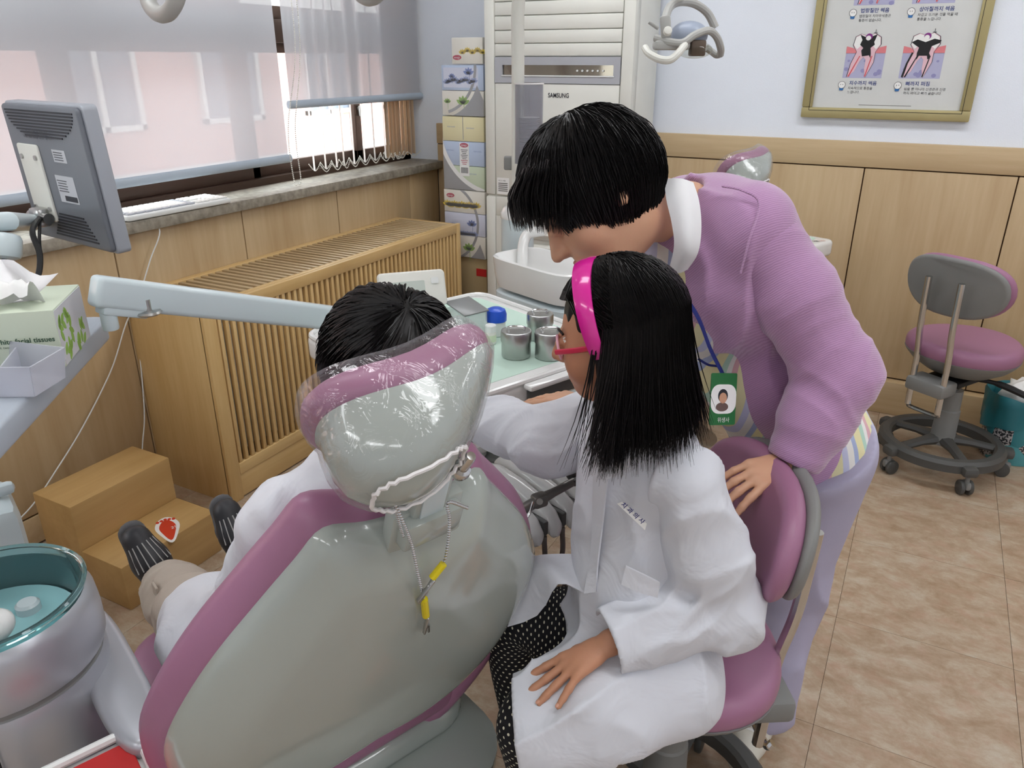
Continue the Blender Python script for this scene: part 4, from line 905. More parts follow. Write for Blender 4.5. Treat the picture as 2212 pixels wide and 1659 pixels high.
MB().ball(dp(1234, 1026, 1.445), .010, 12, 8).build('head', M['dgrey'], hp2)
# ---- things on the tray
def canister(label, p, r, h, lidh, tilt=False):
    t = thing('steel_canister', label, 'canister', p, 'steel canisters on the mint mat'); x, y, z = p
    MB().lathe([(r*.9, 0), (r*.95, .003), (r*.95, h*.62), (r*.93, h*.63)], p, n=36).build('body', M['steel'], t)
    MB().lathe([(r, h*.58), (r, h*.9), (r*.96, h*.96), (r*.9, h*.97), (r*.88, h*.955), (.001, h*.955)], p, n=36, cap=False).build('lid', M['steel'], t)
    d = R_; c = A3(x, y, z+h*.955)
    MB().tube(smoothpath([c-d*r*.5, c-d*r*.45+z_*.009, c+d*r*.45+z_*.009, c+d*r*.5], 4), .0035, 8, flat=1).build('lid_handle', M['chrome'], t)
    return t
cn = [pz(1115, 768, .832), pz(1187, 770, .832), pz(1166, 730, .832)]
canister('brushed steel canister with lid handle, nearest to the headrest', cn[0], .039, .07, 0)
canister('brushed steel canister half hidden behind the girl\'s glasses', cn[1], .039, .07, 0)
canister('brushed steel canister standing behind the other two, lid dished', cn[2], .036, .072, 0)
jp = pz(1072, 722, .832); t = thing('jar', 'white jar with round royal blue lid on the delivery tray', 'jar', jp)
MB().lathe([(.024, 0), (.026, .004), (.026, .05)], jp, n=28).build('body', M['white_pl'], t)
MB().lathe([(.0285, .04), (.0288, .058), (.025, .07), (.015, .075), (.001, .076)], jp, n=28).build('lid', cmat('royal_blue_plastic', (34, 84, 200), .3), t)
jp = pz(1060, 742, .832); t = thing('bottle', 'small white pill bottle beside the blue lidded jar', 'bottle', jp)
MB().lathe([(.0135, 0), (.015, .003), (.015, .03), (.012, .036)], jp, n=22).build('body', M['warm_pl'], t); MB().lathe([(.0145, .034), (.0145, .05), (.013, .052), (.001, .052)], jp, n=22).build('cap', M['white_pl'], t)
MB().lathe([(.0152, .008), (.0152, .026)], jp, n=22, cap=False).build('paper_label', cmat('pale_green_card', 0), t)
ac0 = pz(1010, 728, .832); t = thing('acrylic_box', 'clear acrylic box with sloping grey lid on the delivery tray', 'box', ac0)
M['acryl'] = pm('clear_acrylic', (214, 222, 222), .1, alpha=.28, var=0)
for x, y, sx, sy_ in ((.035, 0, .002, .08), (-.035, 0, .002, .08), (0, .04, .07, .002), (0, -.04, .07, .002)):
    c = ac0+a_*y+w_*x+z_*.04; MB().box(c, (sy_, sx, .08), X=a_).build('wall', M['acryl'], t, 0)
MB().box(ac0+z_*.086, (.09, .08, .004), X=unit(a_+z_*.2), Z=unit(z_-a_*.2), bev=.001).build('lid', cmat('smoke_grey_acrylic', (128, 130, 130), .3), t)
MB().box(ac0+z_*.02+a_*.01, (.03, .05, .03), X=a_, bev=.003).build('cotton_block', M['paper'], t)
dc = (pz(822, 640, .86)+pz(960, 665, .86))/2; d0 = dp(892, 626, 1.98); dx = unit(dp(962, 620, 2.03)-dp(826, 632, 1.97)); dn = unit(np.cross(dx, z_)); dn = dn if dn@F_ < 0 else -dn
t = thing('control_display', 'white control display panel standing behind the boy\'s head', 'control panel', A3(d0[0], d0[1], .83)); dup = unit(z_*.95-dn*.25)
dnn = np.cross(dx, dup)
MB().slab(rrect(.175, .095, .012), d0, dx, dup, -.02, .008, bev=.005).build('housing', M['warm_pl'], t)
MB().slab(rrect(.085, .045, .003), d0-dx*.012, dx, dup, .008, .0095).build('screen', cmat('pale_lcd', (196, 204, 196), .2), t)
MB().slab(rrect(.02, .016, .003), d0+dx*.058+dup*.02, dx, dup, .008, .011).build('key', M['white_pl'], t); 
MB().box(A3(d0[0], d0[1], (d0[2]+.79)/2)-dnn*.03, (.06, .02, d0[2]-.79), X=dx, bev=.004).build('foot', M['warm_pl'], t)
# ================================================================ balance arm, left table, tissue box, organiser
A0, A1 = dp(200, 628, 1.42), dp(728, 688, 1.93); ad = unit(A1-A0)
arm = thing('balance_arm', 'pale blue-white unit arm stretching from the tissue box behind the boy\'s head', 'dental unit arm', A0)
MB().box((A0+A1)/2, (np.linalg.norm(A1-A0), .042, .06), X=ad, Z=unit(z_-ad*ad[2]), bev=.01, seg=3).build('beam', M['enamel'], arm)
MB().box(A0+ad*.05-z_*.034, (.09, .035, .02), X=ad, Z=unit(z_-ad*ad[2]), bev=.005).build('end_bracket', M['enamel'], arm)
kb = dp(320, 668, 1.5); MB().lathe([(.001, -.012), (.02, -.011), (.025, -.007), (.022, -.003), (.007, -.002), (.007, .02)], kb, n=24).build('lock_knob', M['steel'], arm)
MB().cyl(A0+ad*.02-z_*.075, A0+ad*.02-z_*.03, .015, bev=.004).build('swivel', M['enamel'], arm)
MB().cyl(A1-ad*.02+z_*.02, A1-ad*.02-z_*.09, .026, bev=.006).build('swivel', M['enamel'], arm)
P1, P2 = pz(240, 700, 1.0), pz(0, 952, 1.0); e = unit(P2-P1); pe = A3(e[1], -e[0], 0); pe = pe if pe@A3(-1, 0, 0) > 0 else -pe
tb = thing('side_table', 'blue-grey swivel shelf carrying the tissue box at the left edge', 'shelf', (-1.33, .36, 0))
L12 = np.linalg.norm(P2-P1); cc = P1+e*(L12/2+.12)+pe*.125
MB().slab(rrect(L12+.24, .25, .03, 5), cc, e, pe, -.028 if np.cross(e, pe)[2] > 0 else -.02, .02 if np.cross(e, pe)[2] > 0 else .028, bev=.008).build('top', pm('blue_grey_shelf', (172, 180, 190), .35), tb)
pq = P2+e*.2+pe*.12; MB().cyl((pq[0], pq[1], 0), (pq[0], pq[1], .985), .04).build('post', M['enamel'], tb); MB().cyl((pq[0], pq[1], 0), (pq[0], pq[1], .03), .16, bev=.01).build('foot', M['enamel'], tb)
zt, hb = 1.02, .105
tA = pz(139, 776, 1.035)[:2]; tA = A3(tA[0], tA[1], zt); e1 = unit(A3(-.667, .745, 0)); e2 = A3(-e1[1], e1[0], 0); e2 = e2 if e2[0] < 0 else -e2
tbx = thing('tissue_box', 'pale green printed tissue box with a tissue sticking out, on the swivel shelf', 'tissue box', tA+e1*.08+e2*.1)
MB().box(tA+e1*.085+e2*.11+z_*hb/2, (.17, .22, hb), X=e1, bev=.002).build('carton', pm('pale_sage_card', (206, 216, 196), .5, var=.08, vs_=4), tbx)
MB().slab(rrect(.165, hb-.006, .002, 2), tA+e1*.085+z_*hb/2-e2*.0004, e1, z_, -.0005, .0005).build('side_print', pm('lilac_field', (206, 206, 212), .5), tbx, 0)
rn = random.Random(5)
for k in range(26):
    u, v = .1+.055*rn.random()+.0*k, .012+.075*rn.random()
    if k > 16: u, v = .03+.05*rn.random(), .008+.035*rn.random()
    o = tA+e1*(.17-u*1.0)+z_*v-e2*.0012; g = .35+rn.random()*2.4; X = e1*math.cos(g)+z_*math.sin(g); Y = -e1*math.sin(g)+z_*math.cos(g)
    MB().slab([(p*.0125, q*.006) for p, q in superell(1, 1, 1.5, 12)], o, X, Y, -.0003, .0003).build('leaf_print', leaf_g, tbx, 0)
text('box_print', 'white facial tissues', cmat('dark_green_ink', (60, 90, 70)), tbx, tA+e2*.10+z_*.05-e1*.0006, -e2, z_, .0125, bold=True)
text('box_print', 'soft two-ply tissues', cmat('dark_green_ink', 0), tbx, tA+e2*.10+z_*.042-e1*.0006, -e2, z_, .006)
MB().slab(superell(.05, .022, 2, 24), tA+e1*.085+e2*.09+z_*(hb+.0005), e2, -e1, -.0005, .0006).build('opening_film', M['filmwhite'], tbx)
ts = MB(); c0 = tA+e1*.085+e2*.07+z_*hb; rows = []
for i in range(9):
    t = i/8; row = []
    for j in range(13):
        s_ = j/12-.5; row.append(c0+(-e2)*(s_*.13*(.35+t)-.02*t)+e1*(.02*math.sin(s_*9+t*3)+.03*t*math.cos(s_*5))+z_*(t*.07*(1-.7*abs(s_+.1))+.006*math.sin(s_*14)))
    rows.append(row)
ts.loft(rows, closed=False, cap=False).build('tissue', pm('soft_tissue', (244, 243, 244), .9), tbx, 60)
ts = MB(); rows = []
for i in range(7):
    t = i/6; rows.append([c0-e1*(.02+.05*t+.01*math.sin(j))+(-e2)*((j/8-.5)*.09*(1-.2*t))+z_*(.045*math.sin(t*2.6)+.004*math.sin(j*2.1+t*4)) for j in range(9)])
ts.loft(rows, closed=False, cap=False).build('tissue_fold', M['paper'], tbx, 60)
# frosted organiser in front of the tissue box
og = thing('organizer_tray', 'frosted clear plastic organiser tray in front of the tissue box', 'tray', pz(50, 800, 1.02))
M['frost'] = pm('frosted_plastic', (214, 216, 226), .35, alpha=.5, var=.02)
q = [pz(140, 815, 1.022), pz(75, 856, 1.022), pz(-70, 858, 1.022), pz(-60, 790, 1.022)]; qt = [dp(131, 747, 1.24), dp(62, 797, 1.2), dp(-70, 797, 1.2), dp(-60, 740, 1.26)]
cen = sum(q)/4
def og_wall(a, b, c, d): 
    n = unit(np.cross(b-a, d-a))*.0012; MB().loft([[a-n, b-n, c-n, d-n], [a+n, b+n, c+n, d+n]]).build('wall', M['frost'], og, 0)
tp = [A3(p[0], p[1], 1.075)+(p-cen)*.12*A3(1, 1, 0) for p in q]
for i in range(4): og_wall(q[i], q[(i+1) % 4], tp[(i+1) % 4], tp[i])
og_wall(*q); m1, m2 = (q[0]+q[1])/2*0+q[1]*.55+q[2]*.45, q[0]*.55+q[3]*.45; og_wall(m1, m2, m2+z_*.045, m1+z_*.045)
# ================================================================ monitor and keyboard
Fh = A3(-math.sin(YAW), math.cos(YAW), 0); ph = math.radians(36)
mx_ = unit(-R_*math.cos(ph)+Fh*math.sin(ph)); Pr = dp(172, 228, 1.62); mn = unit(np.cross(mx_, z_)); mn = mn if mn@F_ < 0 else -mn
mW, mH = .37, .325; mo = Pr+mx_*mW/2-z_*mH/2
mu = unit(z_+mn*.05); 
mon = thing('monitor', 'grey flat monitor seen from behind on a bracket in front of the blind', 'monitor', mo-z_*.16)
M['mongrey'] = pm('blue_grey_plastic', (112, 116, 124), .45, bump=.05, bs=400); M['monside'] = pm('silver_bezel', (164, 168, 176), .4)
XX = -mx_ if np.cross(-mx_, mu)@mn > 0 else mx_
MB().slab(rrect(mW, mH, .012), mo, XX, mu, -.045, -.012, bev=.004).build('bezel', M['monside'], mon)
MB().slab(rrect(mW-.012, mH-.01, .012), mo, XX, mu, -.013, .0, bev=.006).build('back_cover', M['mongrey'], mon)
MB().slab(rrect(mW-.03, mH-.03, .003), mo, XX, mu, -.0462, -.0448).build('screen', cmat('black_screen', (12, 12, 14), .1), mon)
def mpt(x, y, t=0): return mo+XX*x+mu*y+mn*t
rx = mW/2
for k in range(9):      # curved upper vent: slats inside an arc
    y = mH/2-.018-.0068*k; half = (.16)*math.sqrt(max(0, 1-((.0068*k+.004)/.07)**2))
    MB().box(mpt(0, y, .0008), (half*2, .0036, .002), X=XX, Z=mn).build('vent_slot', M['ink'], mon, 0)
for k in range(8): MB().box(mpt(.03, -mH/2+.022+.0075*k, .0008), (.2-.012*k, .0036, .002), X=XX, Z=mn).build('vent_slot', M['ink'], mon, 0)
text('logo', 'SAMSUNG', cmat('embossed_grey', (88, 92, 100)), mon, mpt(-.1, .085, .0008), XX, mu, .03, bold=True)
MB().slab(rrect(.10, .18, .008), mpt(-.09, -.02), XX, mu, .0, .006, bev=.002).build('mount_plate', M['warm_pl'], mon)
for sx in (-1, 1):
    for sy_ in (-1, 1): MB().cyl(mpt(-.09+.034*sx, -.02+.06*sy_, .005), mpt(-.09+.034*sx, -.02+.06*sy_, .010), .006, n=10).build('screw', M['steel'], mon)
lb = MB().slab(rrect(.06, .028, .001, 2), mpt(.05, .05), XX, mu, .0004, .0009).build('paper_label', cmat('label_grey', (196, 198, 204)), mon, 0)
for k in range(4): MB().box(mpt(.046, .058-.0055*k, .0012), (.04, .0016, .0004), X=XX, Z=mn).build('label_line', M['ink'], lb, 0)
lb = MB().slab(rrect(.085, .062, .001, 2), mpt(.045, -.025), XX, mu, .0004, .0009).build('paper_label', cmat('label_grey', 0), mon, 0)
for k in range(5): MB().box(mpt(.03, -.006-.006*k, .0012), (.045-.006*(k % 2), .0016, .0004), X=XX, Z=mn).build('label_line', M['ink'], lb, 0)
MB().box(mpt(.055, -.046, .0012), (.056, .012, .0004), X=XX, Z=mn).build('barcode', M['ink'], lb, 0)
jt = mpt(-.09, -.1, .02)
MB().box(jt, (.05, .03, .045), X=XX, Z=mu, bev=.008).cyl(jt-XX*.045, jt+XX*.045, .013, n=14).build('tilt_joint', M['steel'], mon)
ja = jt+mn*.02-z_*.01
MB().tube([ja, dp(20, 478, 1.62), dp(-60, 482, 1.6), dp(-200, 500, 1.58)], .02, 12).build('arm', M['enamel'], mon)
MB().cyl(dp(8, 505, 1.6), dp(8, 560, 1.6), .034, bev=.012).build('arm_joint', M['enamel'], mon); qp = dp(-200, 500, 1.58); MB().cyl((qp[0], qp[1], 0), (qp[0], qp[1], qp[2]+.03), .022).build('post', M['enamel'], mon)
MB().tube(smoothpath([jt, dp(70, 500, 1.66), dp(86, 550, 1.62), dp(80, 600, 1.6), dp(50, 605, 1.6), dp(15, 580, 1.6), dp(8, 560, 1.6)], 6), .006, 8).build('cable', M['black'], mon)
MB().tube(smoothpath([jt, dp(85, 520, 1.66), dp(88, 575, 1.62), dp(70, 612, 1.6), dp(30, 615, 1.6), dp(12, 575, 1.6)], 6), .0035, 6).build('cable', M['black'], mon)
k0, k1 = A3(-2.41, 1.72, 1.0), A3(-2.395, 2.17, 1.0); kx = unit(k1-k0); ky = A3(-kx[1], kx[0], 0)
kbd = thing('keyboard', 'white computer keyboard lying on the stone window sill', 'keyboard', (k0+k1)/2)
o = (k0+k1)/2+ky*.082; MB().slab(rrect(.45, .165, .012), o, kx, ky, .002, .02, bev=.005).build('case', M['white_pl'], kbd)
M['keyw'] = pm('key_white', (236, 236, 232), .5); M['keyg'] = pm('key_grey', (176, 180, 188), .5)
kp = {}
for r in range(6):
    n = [13, 15, 14, 13, 12, 8][r]; x = -.212; wtot = .285
    for i in range(n):
        w = wtot/n
        if r == 5 and i == 3: w *= 1
        key = (n, 'g' if i in (0, n-1) or r in (5,) else 'w'); c = o+kx*(x+w/2)+ky*(.058-.0225*r)+z_*.0225
        if key in kp: like(kp[key], 'key', kbd, c)
        else: kp[key] = MB().box(c, (w*.88, .0175, .006), X=kx, bev=.002, seg=1).build('key', M['keyg'] if key[1] == 'g' else M['keyw'], kbd)
        x += w
    for i in range(7):
        x = .092+.0195*i+(.006 if i > 2 else 0)
        if r in (3,) and i < 3: continue
        key = ('n', 'w'); c = o+kx*x+ky*(.058-.0225*r)+z_*.0225
        if key in kp: like(kp[key], 'key', kbd, c)
        else: kp[key] = MB().box(c, (.0165, .0175, .006), X=kx, bev=.002, seg=1).build('key', M['keyw'], kbd)
# ================================================================ far unit: basin, pole, cup dispenser
P0 = dp(1056, 552, 2.6); bz = P0[2]
cu = thing('cuspidor', 'white basin unit with curved white faucet in front of the air conditioner', 'cuspidor', A3(P0[0], P0[1], 0)-a_*.2+w_*.12)
oc = A3(P0[0], P0[1], 0)-a_*.19+w_*.1
def br(sa, sb, z, e_=4.5): return [oc+a_*x+w_*y+z_*z for x, y in superell(sa, sb, e_, 40)]
MB().loft([br(.17, .09, bz-.105), br(.185, .1, bz-.1), br(.195, .108, bz-.06), br(.2, .112, bz), br(.194, .106, bz+.004), br(.186, .098, bz-.002), br(.17, .085, bz-.04), br(.12, .06, bz-.075), br(.02, .02, bz-.08)]).build('basin', M['white_gl'], cu)
MB().loft([br(.18, .1, bz-.115), br(.19, .105, bz-.12), br(.19, .105, bz-.5), br(.17, .1, .02), br(.18, .11, 0)]).build('body', M['enamel'], cu)
pnl = oc-w_*.1055+a_*.0+z_*(bz-.185)
fp_ = MB().slab(rrect(.125, .085, .006), pnl, -a_, z_, -.004, .0015).build('panel_recess', cmat('beige_panel', (196, 190, 180)), cu)
for s_ in (-1, 1): MB().slab(rrect(.026, .07, .003), pnl+a_*.045*s_, -a_, z_, .0015, .0022).build('panel_key', cmat('panel_key', (176, 172, 164)), fp_)
MB().slab(rrect(.13, .014, .004), pnl-z_*.055, -a_, z_, -.002, .008, bev=.002).build('panel_lip', M['white_pl'], cu)
fa = dp(1128, 575, 2.66); MB().tube(smoothpath([fa-z_*.05, fa, dp(1130, 530, 2.66), dp(1140, 506, 2.66), dp(1160, 500, 2.65), dp(1178, 498, 2.64)], 6), .019, 14).build('faucet', M['white_gl'], cu)
pp = dp(1118, 470, 2.8); MB().cyl((pp[0], pp[1], 0), (pp[0], pp[1], pp[2]), .06, n=28).build('tower', M['enamel'], cu)
MB().lathe([(.062, 0), (.062, .02), (.05, .04), (.03, .045)], pp, n=28).build('tower_cap', M['white_gl'], cu)
DH = 2.62
dl = thing('dental_lamp', 'grey examination lamp on a white curved pole, before the white wall', 'lamp', (pp[0], pp[1], pp[2]))
lc = dp(1478, 78, DH); pt_ = A3(pp[0], pp[1], 1.68)
lt = lc+z_*.33
MB().tube(smoothpath([pp+z_*.02, A3(pp[0], pp[1], 1.5), pt_, pt_+z_*.07+R_*.02, pt_+z_*.12+R_*.08, pt_+z_*.14+R_*.16, (pt_+lt)/2+z_*.2, lt+z_*.06-R_*.05, lt, lc+z_*.12], 6), .022, 16).build('pole', M['warm_pl'], dl)
M['lampgrey'] = pm('lamp_grey_plastic', (176, 176, 172), .4); M['lampblue'] = pm('lamp_blue_grey_dome', (164, 174, 192), .3)
def L2(pts, r, name, mat, flat=1, n=10, dd=0): return MB().tube(smoothpath([dp(u, v, DH+d+dd) for u, v, d in pts], 6), r, n, flat=flat).build(name, mat, dl)
L2([(1436, 62, -.05), (1438, 38, -.05), (1448, 14, -.03), (1470, 4, 0), (1500, 8, .04), (1528, 28, .08), (1545, 60, .1)], .014, 'yoke', M['lampgrey'])
MB().box(dp(1438, 58, DH-.06), (.035, .02, .07), X=R_, Z=unit(z_-R_*.15), bev=.008).build('yoke_plate', M['lampgrey'], dl)
kn = dp(1441, 70, DH-.08); MB().cyl(kn, kn-F_*.018, .014, bev=.003).build('knob', M['warm_pl'], dl)
MB().ball(dp(1488, 76, DH), (.065, .05, .045), X=unit(R_-z_*.35), n=24, m=14).build('reflector_dome', M['lampblue'], dl)
L2([(1416, 82, -.02), (1445, 90, -.05), (1475, 92, -.06), (1500, 76, -.06), (1530, 66, -.05), (1548, 80, -.02), (1557, 105, .02), (1556, 118, .05)], .0125, 'front_frame', M['lampgrey'])
MB().box(dp(1450, 98, DH-.02), (.12, .06, .03), X=unit(R_-z_*.3), bev=.01).build('housing', M['lampgrey'], dl)
L2([(1393, 103, -.02), (1402, 116, -.04), (1425, 128, -.06), (1448, 129, -.07), (1466, 114, -.07), (1480, 96, -.06)], .0125, 'handle', M['warm_pl'])
L2([(1556, 117, .06), (1548, 119, .07), (1538, 112, .07), (1526, 104, .06)], .0115, 'handle', M['lampgrey'])
MB().box(dp(1506, 104, DH-.02), (.05, .05, .05), X=unit(R_+z_*.3), bev=.006).build('bulb_holder', cmat('brown_bulb_holder', (92, 78, 66)), dl)
MB().ball(dp(1500, 108, DH), (.062, .05, .028), X=R_, n=20, m=10).build('glass_shield', glass_thin('lamp_shield', (.92, .93, .9)), dl)
L2([(1402, 48, 0), (1422, 62, 0)], .006, 'toggle', M['lampgrey'])
# cup dispenser clamped to the pole
cd = thing('cup_dispenser', 'clear tube cup dispenser with paper cups clamped to the white pole', 'cup dispenser', dp(1140, 345, DH+.1))
cb = dp(1141, 352, 2.72); ct = dp(1141, 180, 2.72); cz0, cz1 = cb[2], ct[2]
M['tube'] = pm('smoky_clear_tube', (150, 150, 162), .15, alpha=.45, var=0)
MB().lathe([(.05, 0), (.05, cz1-cz0), (.048, cz1-cz0), (.048, 0)], (cb[0], cb[1], cz0), n=32, cap=False).build('tube', M['tube'], cd)
MB().lathe([(.052, 0), (.052, .004), (.046, .005)], (cb[0], cb[1], cz1), n=32, cap=False).build('tube_rim', M['filmwhite'], cd)
MB().lathe([(.053, -.05), (.053, 0), (.03, -.045)], (cb[0], cb[1], cz0), n=32).build('base_ring', M['warm_pl'], cd)
MB().box(dp(1102, 352, 2.75), (.045, .05, .045), X=R_, bev=.006).build('clamp', M['mgrey'], cd)
for k in range(22):
    zz = cz0+.005+.0068*k
    if k == 0: cp0 = MB().lathe([(.032, 0), (.036, .004), (.038, .0045), (.038, .0058), (.034, .006)], (cb[0], cb[1], zz), n=24).build('paper_cup', M['paper'], cd)
    else: like(cp0, 'paper_cup', cd, WL[cp0]+A3(0, 0, .0068*k))
# ================================================================ lamp of the near unit (only the handles reach into view)
D1 = 1.0
l1 = thing('dental_lamp', 'grey examination lamp overhead, only its two handles in view at the top', 'lamp', dp(575, -160, D1))
def ring_h(uc, vb, ru, n_, dd):
    pts = []
    for k in range(25):
        a = math.pi*k/24; pts.append(dp(uc-ru*math.cos(a), vb-18-95+ (95)*math.sin(a)**.8*1.0, D1+dd+.03*math.cos(a)))
    return MB().tube(pts, .0105, 12).build('handle', M['lampgrey'], l1)
ring_h(350, 50, 38, 0, 0); ring_h(797, 14, 40, 0, .05)
cA, cB = dp(350, -75, D1), dp(797, -112, D1+.05); cm = (cA+cB)/2
MB().tube([cA-(cB-cA)*.05, cA, cB, cB+(cB-cA)*.05], .02, 14).build('cross_bar', M['lampgrey'], l1)
MB().ball(cm+z_*.05, (.13, .07, .06), X=R_, n=28, m=16).build('reflector_dome', M['lampblue'], l1)
MB().ball(cm+z_*.02, (.12, .065, .03), X=R_, n=28, m=16).build('glass_shield', M['acryl'], l1)
MB().tube(smoothpath([cm+z_*.1, cm+z_*.25, cm+z_*.4-R_*.1, cm+z_*.5-R_*.4, A3(-1.35, .32, 2.1), A3(-1.36, .31, 1.8), A3(-1.36, .31, 1.2), A3(-1.36, .31, .02)], 6), .02, 14).build('arm', M['warm_pl'], l1)
# ================================================================ people
M['skin'] = pm('skin', (206, 158, 128), .5, var=.06, vs_=20, sss=.12, bump=.05, bs=250)
M['skin2'] = pm('skin_child', (190, 136, 106), .5, var=.06, vs_=20, sss=.12, bump=.05, bs=250)
def hairmat():
    m, nt, b = newmat('black_hair'); L = nt.links.new; b.inputs['Roughness'].default_value = .42; b.inputs['Specular IOR Level'].default_value = .28
    tc = nd(nt, 'ShaderNodeTexCoord'); n = nd(nt, 'ShaderNodeTexNoise'); n.inputs['Scale'].default_value = 40; L(tc.outputs['Object'], n.inputs['Vector'])
    r = nd(nt, 'ShaderNodeValToRGB'); r.color_ramp.elements[0].color = (.0035, .0032, .0035, 1); r.color_ramp.elements[1].color = (.012, .0105, .0105, 1); L(n.outputs[0], r.inputs[0]); L(r.outputs[0], b.inputs['Base Color']); return m
M['hair'] = hairmat()
M['coat'] = pm('white_cotton_coat', (211, 213, 220), .85, var=.015, bump=.55, bs=13, bd=.012, bdist=.9)
M['leg_beige'] = pm('beige_trousers', (176, 164, 152), .9, bump=.1, bs=400)
M['eye'] = pm('eye_white', (230, 226, 220), .2); M['iris'] = pm('dark_iris', (30, 20, 16), .1); M['lip'] = pm('lip', (188, 112, 104), .45)
def head(S, c, f, t, s=1.0, neck=None):
    f = unit(f); t = unit(t-f*(t@f)); l = np.cross(f, t)
    def P(x, y, z): return c+(l*x+f*y+t*z)*s     # x side, y forward, z up
    S.ell(P(0, -.012, .022), (.074*s, .094*s, .088*s), l, t, k=.01)
    S.ell(P(0, .028, -.03), (.063*s, .066*s, .078*s), l, t, k=.03)
    S.ell(P(0, .05, -.082), (.036*s, .036*s, .026*s), l, t, k=.03)          # chin
    for x in (-1, 1):
        S.ell(P(.042*x, .052, -.034), (.026*s, .03*s, .03*s), l, t, k=.02)   # cheek
        S.ell(P(.03*x, .092, .006), (.017*s, .014*s, .012*s), l, t, k=.012, op='sub')
        S.ell(P(.03*x, .088, .002), (.0125*s, .012*s, .010*s), l, t, k=.004)
        S.ell(P(.078*x, -.012, -.012), (.011*s, .02*s, .032*s), l, unit(t-f*.2), k=.006)
    S.cap(P(0, .089, .01), .008*s, P(0, .110, -.026), .0105*s, k=.012)
    S.ell(P(.010, .098, -.03), (.009*s, .01*s, .008*s), l, t, k=.006); S.ell(P(-.010, .098, -.03), (.009*s, .01*s, .008*s), l, t, k=.006)
    S.cap(P(-.016, .088, -.053), .006*s, P(.016, .088, -.053), .006*s, k=.008); S.cap(P(-.014, .086, -.062), .0065*s, P(.014, .086, -.062), .0065*s, k=.008)
    S.cap(P(-.022, .094, -.0575), .0018, P(.022, .094, -.0575), .0018, k=.003, op='sub')
    return P
def face_parts(P, parent, s=1.0):
    for x in (-1, 1):
        e = MB().ball(P(.03*x, .0805, .002), .0095*s, 14, 10).build('eye', M['eye'], parent); MB().ball(P(.03*x, .0868, .002), .0042*s, 10, 8).build('iris', M['iris'], e)
        MB().tube(smoothpath([P(.014*x, .0925, .02), P(.03*x, .088, .0255), P(.046*x, .077, .021)], 4), .0022*s, 6).build('eyebrow', M['hair'], parent)
    MB().tube(smoothpath([P(-.017, .0895, -.055), P(0, .0955, -.052), P(.017, .0895, -.055)], 4), [.001]+[.0038*s]*7+[.001], 8).build('lip', M['lip'], parent)
    MB().tube(smoothpath([P(-.015, .088, -.061), P(0, .0945, -.063), P(.015, .088, -.061)], 4), [.001]+[.0042*s]*7+[.001], 8).build('lip', M['lip'], parent)
def hand(S, wr, d, n, thumb, s=1.0, curl=(.35, .35, .4, .45), splay=(.16, .05, -.06, -.17), tcurl=.3, tang=.75, nails=None):
    """wr wrist, d finger direction, n back-of-hand normal, thumb +1/-1 side; fingers bend away from n"""
    d = unit(d); n = unit(n-d*(n@d)); sdv = np.cross(d, n)*thumb
    S.cap(wr-d*.01*s, .021*s, wr+d*.045*s, .026*s, k=.012, flat=n, q=.62)
    for i in range(4):
        o = (.5-i/3)*2*.026*s; k0 = wr+d*(.078-.006*abs(i-1))*s+sdv*o+n*.003*s
        S.cap(wr+d*.02*s+sdv*o*.6, .0115*s, k0, .0098*s, k=.008)
        L3 = [(.036, .022, .018), (.04, .026, .019), (.037, .024, .018), (.029, .018, .016)][i]; fd = unit(d+sdv*splay[i]); p = k0; ang = .12; r = .0088*s-(.0008 if i == 3 else 0)*s
        for j in range(3):
            ang += curl[i]*(.6 if j == 0 else 1); dd = fd*math.cos(ang)-n*math.sin(ang); q = p+dd*L3[j]*s; S.cap(p, r, q, r*.9, k=.004); p = q; r *= .93
        if nails is not None:
            un = unit(n-dd*(n@dd)); nails.ball(p+un*r*.72, (r*.7, r*.55, r*.3), 10, 6, X=dd, Z=un)
    b = wr+d*.012*s+sdv*.018*s-n*.004*s; td = unit(d*math.cos(tang)+sdv*math.sin(tang)-n*.25); p = b; r = .0125*s
    for L in (.036, .028, .022):
        q = p+td*L*s; S.cap(p, r, q, r*.88, k=.008); p = q; r *= .88; td = unit(td+d*tcurl*.8-n*.12)
    if nails is not None: nails.ball(p+n*r*.7, (r*.7, r*.6, r*.3), 10, 6, X=td, Z=n)
def strands(m, paths, r0=.0011, K=11):
    """many thin tapered three-sided hairs, built in one go"""
    A = np.empty((len(paths), K, 3)); tt = np.linspace(0, 1, K)
    for i, P in enumerate(paths):
        P = np.asarray(P); x = np.linspace(0, 1, len(P)); A[i] = np.stack([np.interp(tt, x, P[:, c]) for c in range(3)], 1)
    D = np.gradient(A, axis=1); D /= np.linalg.norm(D, axis=2)[..., None]+1e-9; ref = A3(.31, .52, .8); X = np.cross(D, ref); X /= np.linalg.norm(X, axis=2)[..., None]+1e-9; Y = np.cross(D, X)
    r = r0*np.where(tt < .6, 1, np.maximum(.15, 1-(tt-.6)*2.2)); V = np.stack([A+(X*math.cos(q)+Y*math.sin(q))*r[None, :, None] for q in (0, 2.0944, 4.1888)], 2)   # N,K,3,3
    N = len(paths); base = (np.arange(N)*K*3)[:, None, None]+(np.arange(K-1)*3)[None, :, None]; q = np.array([[0, 1, 4, 3], [1, 2, 5, 4], [2, 0, 3, 5]])
    F = (base[..., None]+q[None, None]).reshape(-1, 4); n0 = len(m.v); m.v += V.reshape(-1, 3).tolist(); m.f += (F+n0).tolist()
RN = np.random.RandomState(11)
